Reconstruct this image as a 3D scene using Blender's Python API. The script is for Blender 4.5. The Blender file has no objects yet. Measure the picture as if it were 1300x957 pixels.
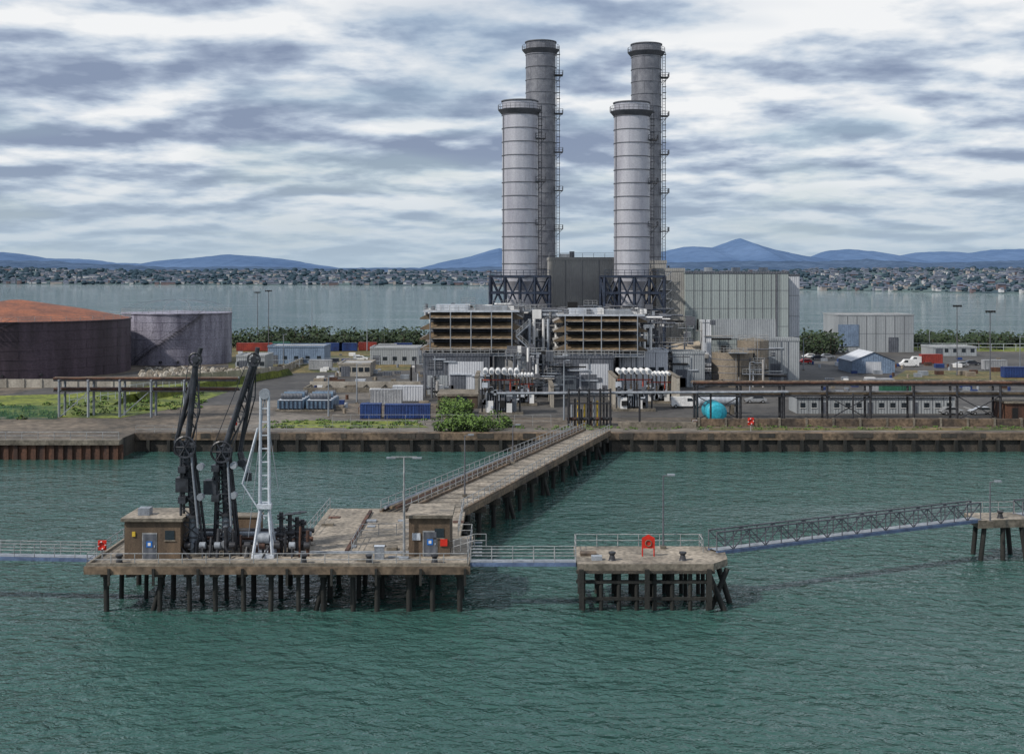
import bpy, math, random
from mathutils import Vector, Matrix
R = random.Random(7)
scene = bpy.context.scene
# ------------------------------------------------------------------ survey
F, HC, H0 = 1600.0, 28.0, 352.0      # focal length (px), eye height above water (m), horizon row
def W(px, py, z):
    Y = F*(HC-z)/(py-H0); return ((px-650)*Y/F, Y)
def X(px, Y): return (px-650)*Y/F
def Z(py, Y): return HC-(py-H0)*Y/F
G = 3.0      # land level
D = 4.0      # jetty deck level

# ------------------------------------------------------------------ materials
MATS = {}
def mk(name, c1, c2=None, rough=0.75, scale=0.4, streak=False, metal=0.0, bump=0.0, bscale=6, fine=0.25, ribs=0.0, lo=0.35, hi=0.65, spec=0.4):
    m = bpy.data.materials.new(name); m.use_nodes = True
    nt = m.node_tree; N = nt.nodes; L = nt.links
    b = N['Principled BSDF']
    if c2 is None: c2 = tuple(v*0.72 for v in c1)
    geo = N.new('ShaderNodeNewGeometry')
    mp = N.new('ShaderNodeMapping'); L.new(geo.outputs['Position'], mp.inputs[0])
    mp.inputs['Scale'].default_value = (1, 1, 0.12) if streak else (1, 1, 1)
    n = N.new('ShaderNodeTexNoise'); n.inputs['Scale'].default_value = scale; n.inputs['Detail'].default_value = 5; n.inputs['Roughness'].default_value = 0.62
    L.new(mp.outputs[0], n.inputs['Vector'])
    r = N.new('ShaderNodeValToRGB'); r.color_ramp.elements[0].position = lo; r.color_ramp.elements[1].position = hi
    r.color_ramp.elements[0].color = (*c2, 1); r.color_ramp.elements[1].color = (*c1, 1)
    L.new(n.outputs[0], r.inputs[0])
    n2 = N.new('ShaderNodeTexNoise'); n2.inputs['Scale'].default_value = scale*9; n2.inputs['Detail'].default_value = 3
    L.new(geo.outputs['Position'], n2.inputs['Vector'])
    mr = N.new('ShaderNodeMapRange'); mr.inputs[1].default_value = 0.3; mr.inputs[2].default_value = 0.7
    mr.inputs[3].default_value = 1-fine; mr.inputs[4].default_value = 1+fine*0.6
    L.new(n2.outputs[0], mr.inputs[0])
    mx = N.new('ShaderNodeVectorMath'); mx.operation = 'SCALE'
    L.new(r.outputs[0], mx.inputs[0]); L.new(mr.outputs[0], mx.inputs['Scale'])
    L.new(mx.outputs[0], b.inputs['Base Color'])
    b.inputs['Roughness'].default_value = rough; b.inputs['Metallic'].default_value = metal
    b.inputs['Specular IOR Level'].default_value = spec
    if bump > 0 or ribs > 0:
        bp = N.new('ShaderNodeBump'); bp.inputs['Strength'].default_value = 0.8
        if ribs > 0:
            sx = N.new('ShaderNodeSeparateXYZ'); L.new(geo.outputs['Position'], sx.inputs[0])
            a = N.new('ShaderNodeMath'); a.operation = 'ADD'; L.new(sx.outputs[0], a.inputs[0]); L.new(sx.outputs[1], a.inputs[1])
            s = N.new('ShaderNodeMath'); s.operation = 'MULTIPLY'; s.inputs[1].default_value = ribs; L.new(a.outputs[0], s.inputs[0])
            q = N.new('ShaderNodeMath'); q.operation = 'SINE'; L.new(s.outputs[0], q.inputs[0])
            L.new(q.outputs[0], bp.inputs['Height']); bp.inputs['Distance'].default_value = 0.03
        else:
            n3 = N.new('ShaderNodeTexNoise'); n3.inputs['Scale'].default_value = bscale; n3.inputs['Detail'].default_value = 4
            L.new(geo.outputs['Position'], n3.inputs['Vector']); L.new(n3.outputs[0], bp.inputs['Height']); bp.inputs['Distance'].default_value = bump
        L.new(bp.outputs[0], b.inputs['Normal'])
    MATS[name] = m
    return m

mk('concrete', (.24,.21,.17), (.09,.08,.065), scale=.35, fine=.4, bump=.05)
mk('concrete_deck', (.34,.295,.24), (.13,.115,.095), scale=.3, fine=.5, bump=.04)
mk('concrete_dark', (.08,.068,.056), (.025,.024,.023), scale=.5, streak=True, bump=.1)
mk('concrete_pale', (.42,.39,.34), (.24,.22,.19), scale=.3, streak=True)
mk('hut_render', (.15,.105,.07), (.065,.048,.035), scale=.8, streak=True)
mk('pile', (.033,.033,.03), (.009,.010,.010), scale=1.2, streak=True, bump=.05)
mk('rust_wall', (.12,.055,.033), (.035,.022,.02), scale=.6, streak=True, fine=.4)
mk('tan_cap', (.21,.15,.10), (.06,.048,.04), scale=.22, streak=False, fine=.55)
mk('blk_steel', (.045,.047,.055), (.015,.015,.018), rough=.45, scale=2)
mk('arm_steel', (.05,.055,.068), (.012,.012,.015), rough=.42, scale=.9)
mk('navy_steel', (.035,.05,.085), (.015,.02,.035), rough=.5, scale=1)
mk('grey_steel', (.30,.33,.37), (.15,.17,.20), rough=.5, scale=1, streak=True)
mk('pale_steel', (.56,.60,.66), (.33,.37,.43), rough=.45, scale=.8, streak=True)
mk('rail_steel', (.38,.39,.40), (.18,.19,.20), rough=.5, scale=2)
mk('blue_walk', (.13,.19,.32), (.07,.10,.18), rough=.5, scale=1)
mk('red', (.62,.03,.015), (.42,.02,.012), rough=.5, scale=2)
mk('redframe', (.36,.06,.035), (.2,.04,.03), rough=.6, scale=2)
mk('yellow', (.65,.45,.05), None, rough=.5)
mk('white', (.80,.80,.80), (.58,.58,.58), rough=.5, scale=.6, streak=True, fine=.1)
mk('signblue', (.02,.16,.55), None, rough=.4)
mk('black', (.012,.012,.013), None, rough=.6)
mk('glass', (.025,.035,.045), None, rough=.12, spec=.6)
mk('stack_pale', (.52,.52,.56), (.34,.34,.39), rough=.36, scale=.35, streak=True, metal=.3, fine=.12, lo=.3, hi=.7)
mk('stack_dark', (.235,.24,.265), (.14,.145,.17), rough=.42, scale=.5, streak=False, metal=.25, fine=.22)
mk('seam', (.12,.125,.145), None, rough=.6)
mk('clad_beige', (.30,.295,.28), (.24,.235,.23), rough=.6, scale=.15, ribs=14, fine=.06)
mk('clad_grey', (.34,.365,.385), (.24,.26,.28), rough=.55, scale=.2, streak=True, ribs=12, fine=.1)
mk('clad_green', (.30,.34,.34), (.235,.27,.27), rough=.55, scale=.2, streak=True, ribs=12, fine=.06)
mk('clad_white', (.58,.60,.64), (.42,.44,.48), rough=.5, scale=.3, streak=True, ribs=12, fine=.1)
mk('clad_dk', (.12,.13,.155), (.07,.08,.10), rough=.6, scale=.3, ribs=10)
mk('clad_blue', (.19,.26,.37), (.12,.17,.25), rough=.6, scale=.3, ribs=10)
mk('roof_tan', (.42,.36,.29), (.27,.23,.18), rough=.7, scale=.2, ribs=8)
mk('roof_pale', (.40,.40,.40), (.20,.205,.21), rough=.7, scale=.3)
mk('louvre', (.21,.155,.10), (.085,.065,.045), rough=.55, scale=.7, fine=.3)
mk('louvre_g', (.40,.39,.38), (.22,.21,.20), rough=.5, scale=.7)
mk('tank_dark', (.08,.058,.08), (.028,.02,.028), rough=.6, scale=.25, streak=True, fine=.3)
mk('tank_blue', (.31,.30,.37), (.11,.105,.145), rough=.5, scale=.3, streak=True, fine=.35)
mk('rust_roof', (.29,.105,.055), (.14,.062,.045), rough=.8, scale=.2, fine=.35)
mk('tank_tan', (.28,.235,.185), (.16,.135,.105), rough=.6, scale=.3, streak=True)
mk('turq', (.03,.38,.50), (.02,.24,.34), rough=.4)
mk('cont_blue', (.02,.055,.20), (.015,.03,.11), rough=.5, ribs=20)
mk('cont_red', (.33,.05,.035), (.2,.035,.03), rough=.5, ribs=20)
mk('cont_grey', (.36,.37,.39), (.24,.25,.27), rough=.5, ribs=20)
mk('cont_green', (.03,.13,.08), None, rough=.5, ribs=20)
mk('equip_blue', (.13,.21,.30), (.07,.11,.17), rough=.5, scale=.8)
mk('asphalt', (.085,.08,.075), (.04,.038,.038), scale=.09, fine=.35, bump=.02)
mk('road_pale', (.18,.158,.135), (.075,.068,.06), scale=.09, fine=.35)
mk('gravel', (.17,.137,.105), (.055,.048,.04), scale=.1, fine=.55, bump=.06)
mk('paint', (.75,.75,.72), (.5,.5,.48), scale=3)
mk('grass', (.20,.23,.03), (.05,.08,.018), scale=.16, fine=.55, bump=.15, bscale=5)
mk('scrub', (.18,.13,.05), (.045,.065,.02), scale=.12, fine=.55, bump=.2, bscale=4)
mk('leaf_lt', (.11,.19,.03), (.06,.11,.02), scale=2)
mk('leaf_dk', (.03,.055,.015), (.015,.03,.01), scale=2)
mk('leaf_far', (.018,.035,.016), (.012,.02,.012), scale=1)
mk('bark', (.07,.05,.035))
mk('tyre', (.02,.02,.02)); mk('car_silver', (.55,.57,.60), None, rough=.25, metal=.5); mk('car_dark', (.04,.045,.06), None, rough=.25)
mk('car_white', (.75,.75,.75), (.68,.68,.68), rough=.3); mk('car_red', (.4,.03,.03), None, rough=.3)
mk('fence_green', (.05,.16,.10), None, rough=.6)
# distant land and town, bluish aerial haze mixed into the base colours
mk('hazy_hill_far', (.11,.175,.30), (.08,.135,.245), rough=1, scale=.0012, fine=.1, spec=0)
mk('hazy_hill_mid', (.085,.13,.21), (.055,.09,.155), rough=1, scale=.004, fine=.2, spec=0)
mk('hazy_coast', (.12,.165,.165), (.06,.09,.115), rough=1, scale=.006, fine=.4, spec=0)
mk('hazy_tree', (.05,.078,.10), (.032,.056,.078), rough=1, scale=.02, spec=0)
mk('hazy_white', (.55,.56,.58), None, rough=.9, scale=.02); mk('hazy_cream', (.38,.35,.34), None, rough=.9, scale=.02)
mk('hazy_grey', (.20,.23,.29), None, rough=.9, scale=.02); mk('hazy_brick', (.18,.14,.15), None, rough=.9, scale=.02)
mk('hazy_roof', (.11,.13,.18), None, rough=.9, scale=.02)

# ------------------------------------------------------------------ mesh builder
class B:
    def __init__(s, name): s.name=name; s.v=[]; s.f=[]; s.fm=[]; s.sm=[]; s.mats=[]
    def mi(s, m):
        if m not in s.mats: s.mats.append(m)
        return s.mats.index(m)
    def face(s, pts, m, smooth=False):
        i=len(s.v); s.v += [tuple(p) for p in pts]; s.f.append(tuple(range(i,i+len(pts)))); s.fm.append(s.mi(m)); s.sm.append(smooth)
    def box(s, x0,x1,y0,y1,z0,z1, m, top=None):
        if x0>x1: x0,x1=x1,x0
        if y0>y1: y0,y1=y1,y0
        if z0>z1: z0,z1=z1,z0
        i=len(s.v)
        s.v += [(x0,y0,z0),(x1,y0,z0),(x1,y1,z0),(x0,y1,z0),(x0,y0,z1),(x1,y0,z1),(x1,y1,z1),(x0,y1,z1)]
        for k,q in enumerate([(0,3,2,1),(4,5,6,7),(0,1,5,4),(1,2,6,5),(2,3,7,6),(3,0,4,7)]):
            s.f.append(tuple(i+a for a in q)); s.fm.append(s.mi(top if (k==1 and top) else m)); s.sm.append(False)
    def cbox(s, cx,cy,z0,w,d,h,m,top=None): s.box(cx-w/2,cx+w/2,cy-d/2,cy+d/2,z0,z0+h,m,top)
    def tube(s, p, q, r, m, seg=8, r2=None, caps=True):
        p=Vector(p); q=Vector(q); d=q-p
        if d.length<1e-6: return
        if r2 is None: r2=r
        a = d.normalized(); u = a.orthogonal().normalized()
        if abs(a.z)<.9: u = Vector((0,0,1)).cross(a).normalized()
        w = a.cross(u)
        i=len(s.v); rot = math.pi/4 if seg==4 else 0
        for P,rr in ((p,r),(q,r2)):
            for k in range(seg):
                t=2*math.pi*k/seg+rot; s.v.append(tuple(P+(u*math.cos(t)+w*math.sin(t))*rr))
        for k in range(seg):
            k2=(k+1)%seg; s.f.append((i+k,i+k2,i+seg+k2,i+seg+k)); s.fm.append(s.mi(m)); s.sm.append(seg>=8)
        if caps:
            for P0 in (0,1):
                pts=[s.v[i+P0*seg+k] for k in range(seg)]
                if P0==0: pts=pts[::-1]
                s.face(pts,m)
    def beam(s,p,q,w,m): s.tube(p,q,w*0.707,m,seg=4)
    def lathe(s, cx,cy,prof,m,seg=48,mm=None):
        for j in range(len(prof)-1):
            (r0,z0),(r1,z1)=prof[j],prof[j+1]; i=len(s.v)
            for rr,zz in ((r0,z0),(r1,z1)):
                for k in range(seg):
                    t=2*math.pi*k/seg; s.v.append((cx+rr*math.cos(t),cy+rr*math.sin(t),zz))
            mat = mm[j] if mm else m
            for k in range(seg):
                k2=(k+1)%seg; s.f.append((i+k,i+k2,i+seg+k2,i+seg+k)); s.fm.append(s.mi(mat)); s.sm.append(True)
    def rail(s, pts, m='rail_steel', h=1.1, sp=2.0, r=.035, mid=True):
        for a,b in zip(pts[:-1],pts[1:]):
            a=Vector(a); b=Vector(b); L=(b-a).length; n=max(1,int(round(L/sp)))
            for hh in ((h,h*.5) if mid else (h,)):
                s.tube(a+Vector((0,0,hh)), b+Vector((0,0,hh)), r, m, seg=5, caps=False)
            for k in range(n+1):
                p=a.lerp(b,k/n); s.tube(p,p+Vector((0,0,h)),r*1.1,m,seg=5,caps=False)
    def extr(s, poly, z0, z1, m, top=None, side=None):
        n=len(poly)
        s.face([(x,y,z1) for x,y in poly], top or m)
        s.face([(x,y,z0) for x,y in poly][::-1], m)
        for k in range(n):
            a=poly[k]; b=poly[(k+1)%n]
            s.face([(a[0],a[1],z0),(b[0],b[1],z0),(b[0],b[1],z1),(a[0],a[1],z1)], side or m)
    def ball(s, c, r, m, seg=10, rings=6, sz=1):
        prof=[(r*math.sin(math.pi*j/rings), c[2]-sz*r*math.cos(math.pi*j/rings)) for j in range(rings+1)]
        s.lathe(c[0],c[1],prof,m,seg)
    def done(s, origin=None):
        xs=[p[0] for p in s.v]; ys=[p[1] for p in s.v]; zs=[p[2] for p in s.v]
        o = origin or ((min(xs)+max(xs))/2,(min(ys)+max(ys))/2,min(zs))
        me=bpy.data.meshes.new(s.name); me.from_pydata([(a-o[0],b-o[1],c-o[2]) for a,b,c in s.v],[],s.f)
        for m in s.mats: me.materials.append(MATS[m])
        me.polygons.foreach_set('material_index', s.fm); me.polygons.foreach_set('use_smooth', s.sm)
        me.update()
        ob=bpy.data.objects.new(s.name, me); ob.location=o; scene.collection.objects.link(ob); return ob

def foliage(b, c, rad, n, size, mats=('leaf_lt','leaf_dk'), rnd=R):
    cx,cy,cz=c; rx,ry,rz=rad
    for _ in range(n):
        while True:
            p=Vector((rnd.uniform(-1,1),rnd.uniform(-1,1),rnd.uniform(-1,1)))
            if .35<p.length<1: break
        q=Vector((cx+p.x*rx,cy+p.y*ry,cz+p.z*rz))
        u=Vector((rnd.uniform(-1,1),rnd.uniform(-1,1),rnd.uniform(-.6,.6))).normalized(); w=u.orthogonal().normalized()
        sz=size*rnd.uniform(.5,1.2)
        m = mats[0] if rnd.random()<(.3+.4*(p.z>0)) else mats[1]
        b.face([q-u*sz,q+w*sz*.6,q+u*sz,q-w*sz*.7],m)

# ------------------------------------------------------------------ water
wm=bpy.data.materials.new('water'); wm.use_nodes=True
nt=wm.node_tree; N=nt.nodes; L=nt.links; pb=N['Principled BSDF']
geo=N.new('ShaderNodeNewGeometry')
def noise(sc, scl, det, dist=0, rough=.55):
    mp=N.new('ShaderNodeMapping'); mp.inputs['Scale'].default_value=scl; L.new(geo.outputs['Position'],mp.inputs[0])
    mp.inputs['Rotation'].default_value=(0,0,.25)
    n=N.new('ShaderNodeTexNoise'); n.inputs['Scale'].default_value=sc; n.inputs['Detail'].default_value=det; n.inputs['Distortion'].default_value=dist
    n.inputs['Roughness'].default_value=rough
    L.new(mp.outputs[0],n.inputs['Vector']); return n
n1=noise(.95,(.8,1,1),3,.4,.6); n2=noise(.27,(.8,1,1),2,.2); n3=noise(.022,(.5,1.4,1),3,.5)
a=N.new('ShaderNodeMath'); a.operation='MULTIPLY_ADD'; L.new(n2.outputs[0],a.inputs[0]); a.inputs[1].default_value=1.4; L.new(n1.outputs[0],a.inputs[2])
bp=N.new('ShaderNodeBump'); bp.inputs['Strength'].default_value=1.0
dm=N.new('ShaderNodeMapRange'); dm.inputs[1].default_value=.38; dm.inputs[2].default_value=.62; dm.inputs[3].default_value=.30; dm.inputs[4].default_value=.75
L.new(n3.outputs[0],dm.inputs[0]); L.new(dm.outputs[0],bp.inputs['Distance'])
L.new(a.outputs[0],bp.inputs['Height']); L.new(bp.outputs[0],pb.inputs['Normal'])
cr=N.new('ShaderNodeValToRGB'); cr.color_ramp.elements[0].position=.3; cr.color_ramp.elements[1].position=.7
cr.color_ramp.elements[0].color=(.024,.070,.060,1); cr.color_ramp.elements[1].color=(.038,.098,.086,1)
L.new(n3.outputs[0],cr.inputs[0]); L.new(cr.outputs[0],pb.inputs['Base Color'])
pb.inputs['Roughness'].default_value=.04; pb.inputs['IOR'].default_value=1.34
MATS['water']=wm
b=B('water'); b.face([(-30000,-400,0),(30000,-400,0),(30000,45000,0),(-30000,45000,0)],'water'); b.done((0,0,0))

# ------------------------------------------------------------------ distant coast, hills
def interp(tab,x):
    if x<=tab[0][0]: return tab[0][1]
    for (a,va),(c,vc) in zip(tab[:-1],tab[1:]):
        if x<=c: return va+(vc-va)*(x-a)/(c-a)
    return tab[-1][1]
far=[(-500,326),(-200,318),(0,320),(30,323),(60,328),(110,329),(150,334),(195,335),(215,330),(250,327),(290,323),(330,326),(370,330),(400,336),(430,340),(535,340),(560,333),(600,325),(632,315),(650,318),(700,328),(780,330),(840,320),(870,313),(905,314),(922,308),(938,302),(953,308),(985,318),(1010,323),(1030,326),(1045,319),(1075,316),(1110,319),(1135,326),(1160,321),(1200,319),(1230,321),(1260,317),(1300,316),(1400,324),(1800,320)]
def ridge(name, tab, Yc, depth, mat, jit, step=6, seed=1):
    rr=random.Random(seed); b=B(name); cols=[]
    px=-500
    while px<=1800:
        xc=X(px,Yc); h=Z(interp(tab,px),Yc)+rr.uniform(-1,1)*jit
        cols.append([(xc,Yc-depth,-2),(xc+rr.uniform(-1,1)*12,Yc-depth*.55,h*.45+rr.uniform(-1,1)*jit*2),(xc,Yc-depth*.2,h*.85+rr.uniform(-1,1)*jit*1.5),(xc,Yc,h),(xc,Yc+depth,-2)])
        px+=step
    for c0,c1 in zip(cols[:-1],cols[1:]):
        for k in range(4): b.face([c0[k],c1[k],c1[k+1],c0[k+1]],mat,True)
    return b.done()
ridge('mountain_range', far, 13000, 3500, 'hazy_hill_far', 3, 6, 1)
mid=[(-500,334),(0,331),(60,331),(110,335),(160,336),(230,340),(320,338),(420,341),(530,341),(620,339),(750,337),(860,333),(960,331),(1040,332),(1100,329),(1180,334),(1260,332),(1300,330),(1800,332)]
ridge('rolling_hills', mid, 8500, 2200, 'hazy_hill_mid', 4, 8, 2)
shore=[(-500,359.5),(0,361),(600,363),(1000,368),(1300,373),(1800,380)]
crest=[(-500,344),(0,341),(200,345),(400,344),(600,346),(850,345),(1000,344),(1150,342),(1300,342),(1800,340)]
def coastpt(px,t):
    Ys=F*HC/(interp(shore,px)-H0); Y=Ys+t*1600; hc=Z(interp(crest,px),Ys+1600)
    return X(px,Y),Y,(1.5+(hc-1.5)*(t**.8)) if t<=1 else hc*(2-t)
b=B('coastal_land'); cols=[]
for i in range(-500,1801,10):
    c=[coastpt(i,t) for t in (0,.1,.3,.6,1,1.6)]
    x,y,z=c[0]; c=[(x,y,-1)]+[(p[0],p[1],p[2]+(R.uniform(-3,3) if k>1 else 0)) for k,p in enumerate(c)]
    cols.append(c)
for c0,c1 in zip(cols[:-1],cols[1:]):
    for k in range(len(c0)-1): b.face([c0[k],c1[k],c1[k+1],c0[k+1]],'hazy_coast',True)
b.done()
b=B('distant_town')
for _ in range(2500):
    px=R.uniform(-450,1750); t=R.random()**1.5*.95
    x,y,z=coastpt(px,t); 
    if R.random()<.12: w=R.uniform(22,55)
    else: w=R.uniform(7,16)
    w*=y/4000; d=10; h=R.uniform(4,8)*(1.6 if R.random()<.1 else 1)*(.5+.5*y/4000)
    m=R.choice(['hazy_white','hazy_cream','hazy_cream','hazy_grey','hazy_brick','hazy_grey','hazy_white','hazy_grey'])
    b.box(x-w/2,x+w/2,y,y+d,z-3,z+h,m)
    b.face([(x-w/2,y-1,z+h),(x+w/2,y-1,z+h),(x+w/2,y+d/2,z+h+2.5),(x-w/2,y+d/2,z+h+2.5)],'hazy_roof')
b.done()
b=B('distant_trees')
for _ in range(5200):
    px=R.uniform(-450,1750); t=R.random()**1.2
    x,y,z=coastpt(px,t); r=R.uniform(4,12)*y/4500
    b.ball((x,y+R.uniform(-4,12),z+r*.4),r,'hazy_tree',6,4,.7)
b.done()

# ------------------------------------------------------------------ land
yq=202.7; yl=194.0; xl=-60.6
b=B('ground')
poly=[(-520,yl),(xl,yl),(xl,yq),(520,yq),(520,500),(200,520),(60,505),(-120,515),(-520,540)]
b.extr(poly,-3,G,'concrete_dark',top='gravel'); b.done()
b=B('quay_wall')
b.box(xl,520,yq-.45,yq+1.2,1.9,G+.02,'tan_cap')
x=xl+2
while x<300:
    b.box(x,x+.5,yq-.75,yq-.05,-1,1.9,'pile'); x+=R.uniform(2.6,4)
for k in range(40):
    x=xl+4+k*7.3+R.uniform(-2,2); b.box(x,x+R.uniform(.8,3.5),yq-.52,yq-.455,R.uniform(1.9,2.3),G-.05,'concrete_dark')
x=-400
while x<xl:
    b.box(x,x+.7,yl-.55,yl-.02,-1,2.3,'rust_wall'); b.box(x+.7,x+1.4,yl-.25,yl-.02,-1,2.3,'rust_wall'); x+=1.4
b.box(-520,xl+.4,yl-.9,yl+1.2,2.3,G+.05,'concrete')
b.rail([(-300,yl+.3,G+.05),(xl,yl+.3,G+.05)],sp=2.5,r=.05)
b.rail([(xl,yq+.3,G+.02),(-15,yq+.3,G+.02)],sp=3,r=.03)
b.done()
def sheet(name, pts, mat, lift, z=G):
    b=B(name); b.face([(x,y,z+lift) for x,y in pts],mat)
    return b.done()
def WP(lst): return [W(px,py,G) for px,py in lst]
sheet('quay_apron', [(-60,203.9),(300,203.9),(300,208),(-60,209.5)], 'road_pale', .03)
sheet('plant_yard', WP([(-100,520),(430,512),(560,512),(600,530),(900,530),(1500,530),(1500,462),(1010,460),(540,448),(180,470)]), 'asphalt', .012)
sheet('access_road', WP([(300,545),(560,545),(560,533),(440,531),(330,520),(290,527)]), 'road_pale', .02)
sheet('access_road', WP([(330,519),(450,508),(560,500),(560,494),(440,500),(300,512)]), 'road_pale', .02)
sheet('grass', WP([(-60,528),(60,530),(150,531),(240,515),(345,478),(300,472),(200,486),(90,500),(-60,504)]), 'grass', .03)
sheet('grass_verge', WP([(330,543),(545,543),(520,534),(370,534)]), 'grass', .035)
sheet('grass_verge', WP([(900,546.5),(1400,546.5),(1400,543.5),(900,543.5)]), 'scrub', .035)
sheet('scrubland', WP([(290,476),(520,470),(530,436),(290,436)]), 'scrub', .02)
sheet('scrubland', WP([(1015,436),(1500,436),(1500,448),(1015,444)]), 'grass', .02)
sheet('scrubland', WP([(1150,470),(1500,474),(1500,484),(1130,482)]), 'scrub', .035)
sheet('parking_lot', WP([(1010,446),(1400,448),(1400,492),(1010,500)]), 'asphalt', .022)
b=B('parking_markings')
for k in range(22):
    x=X(1030,240)+k*3.0; b.face([(x,239,G+.03),(x+.15,239,G+.03),(x+.15,243,G+.03),(x,243,G+.03)],'paint')
for k in range(24):
    x=62+k*3.0; b.face([(x,300,G+.03),(x+.2,300,G+.03),(x+.2,306,G+.03),(x,306,G+.03)],'paint')
b.done()
b=B('rubble_heap')
for _ in range(420):
    px=R.uniform(180,330); x,y=W(px,R.uniform(470,478),G); s=R.uniform(.3,1.2)
    b.tube((x,y,G-.2),(x+R.uniform(-.5,.5),y,G+s),s,'concrete' if R.random()<.6 else 'concrete_pale',5,r2=s*.4)
b.done()
b=B('grass_bank'); x0,y0=W(150,512,G); x1,y1=W(352,478,G); n=24; rows=[]
for k in range(n+1):
    p=Vector((x0,y0,0)).lerp(Vector((x1,y1,0)),k/n); rows.append([(p.x+j*.8,p.y-4+j*2.2,G+.04+[0,.7,1.5,1.7,0][j]+R.uniform(-.12,.12)*(0<j<4)) for j in range(5)])
for a0,a1 in zip(rows[:-1],rows[1:]):
    for j in range(4): b.face([a0[j],a1[j],a1[j+1],a0[j+1]],'grass',True)
b.done()

# ------------------------------------------------------------------ vegetation
b=B('shrubs')
for _ in range(34):
    px=R.gauss(598,20); py=R.uniform(540,551) if px>575 else R.uniform(535,550)
    x,y=W(px,py,G); y=max(y,204.5); r=R.uniform(.7,2.0)
    foliage(b,(x,y,G+r*.6),(r,r,r*.9),170,.24)
for _ in range(16):
    x,y=W(R.uniform(565,600),R.uniform(520,532),G); r=R.uniform(1.0,1.8); foliage(b,(x,y,G+r*.8),(r,r,r),160,.28)
b.done()
b=B('bushes')
for _ in range(90):
    px=R.uniform(-20,260); py=528-(px/260)*18+R.uniform(-14,8); x,y=W(px,py,G)
    if y<yl+3: continue
    r=R.uniform(.3,.9); foliage(b,(x,y,G+r*.4),(r*1.6,r,r*.7),60,.22)
for _ in range(70):
    px=R.uniform(330,560); x,y=W(px,R.uniform(534,545),G); r=R.uniform(.2,.5); foliage(b,(x,y,G+r*.4),(r*2,r,r*.7),40,.18)
for _ in range(150):
    px=R.uniform(620,1300); x,y=W(px,R.uniform(541,546),G); r=R.uniform(.12,.4); foliage(b,(x,max(y,204.8),G+r*.4),(r*2.2,r,r*.7),24,.14)
b.done()
def treeline(name,p0,p1,py,n,h):
    b=B(name)
    for _ in range(n):
        px=R.uniform(p0,p1); x,y=W(px,py+R.uniform(-3,4),G); r=R.uniform(.45,1)*h
        b.tube((x,y,G),(x,y,G+r),.2,'bark',5)
        foliage(b,(x,y,G+r*.75),(r*1.1,r,r*.75),75,.7,('leaf_dk','leaf_far'))
    b.done()
treeline('distant_tree_row',290,535,438,85,4.8)
treeline('distant_tree_row',1012,1360,440,130,4.2)
treeline('distant_tree_row',1012,1060,447,26,5.5)

# ------------------------------------------------------------------ storage tanks
def tank(name,cpx,Yc,r,ztop,zap,mw,mr,dome=False):
    cx=X(cpx,Yc); b=B(name)
    n=6
    b.lathe(cx,Yc,[(r,G),(r,ztop)],mw,96)
    for k in range(1,n): 
        z=G+(ztop-G)*k/n; b.lathe(cx,Yc,[(r+.003,z),(r+.07,z+.02),(r+.07,z+.12),(r+.003,z+.14)],mw,96)
    for j in range(n):
        for k in range(16):
            t=2*math.pi*(k+.5*(j%2))/16; p=(cx+(r+.02)*math.cos(t),Yc+(r+.02)*math.sin(t)); za=G+(ztop-G)*j/n
            b.tube((p[0],p[1],za),(p[0],p[1],za+(ztop-G)/n),.05,mw,4,caps=False)
    b.lathe(cx,Yc,[(r,ztop-.25),(r+.3,ztop-.2),(r+.3,ztop+.05),(r-.1,ztop+.06)],mw,96)
    b.lathe(cx,Yc,[(r-.1,ztop+.06),(r*.6,ztop+(zap-ztop)*.5),(r*.05,zap),(0,zap)],mr,96)
    for k in range(0,96,2):
        t=2*math.pi*k/96; p=(cx+r*math.cos(t),Yc+r*math.sin(t),ztop); b.tube(p,(p[0],p[1],ztop+1.2),.05,'rail_steel',4)
    for hh in (.6,1.2): b.lathe(cx,Yc,[(r,ztop+hh),(r,ztop+hh+.07)],'rail_steel',96)
    if dome:
        for k in range(12):
            t=2*math.pi*k/12; prev=None
            for j in range(7):
                rr=r*(1-j/6); z=ztop+.5+3.3*math.sqrt(max(0,1-(rr/r)**2))
                p=(cx+rr*math.cos(t),Yc+rr*math.sin(t),z)
                if prev: b.tube(prev,p,.05,'grey_steel',4,caps=False)
                prev=p
    prev=None
    for k in range(30):
        t=-2.2+k*.035*(28/r)**.5; z=G+(ztop-G)*k/29
        p=(cx+(r+.6)*math.cos(t),Yc+(r+.6)*math.sin(t),z)
        b.cbox(p[0],p[1],z,1.0,1.0,.06,'blk_steel')
        if prev: b.tube((prev[0],prev[1],prev[2]+1.1),(p[0],p[1],p[2]+1.1),.05,'blk_steel',4,caps=False)
        prev=p
    for k in range(3):
        t=-1.6+k*.3; b.tube((cx+r*math.cos(t),Yc+r*math.sin(t),G+1),(cx+(r+1)*math.cos(t),Yc+(r+1)*math.sin(t),G+1),.35,'blk_steel',10)
    return b.done()
tank('oil_storage_tank',20,335,29.3,17.0,22.0,'tank_dark','rust_roof')
tank('storage_tank',225,372,15.7,17.6,18.2,'tank_blue','tank_blue',True)
b=B('bund_wall')
x0,y0=W(-60,492,G); x1,y1=W(165,492,G); x2,y2=W(360,474,G); x3,y3=W(385,462,G)
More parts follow.
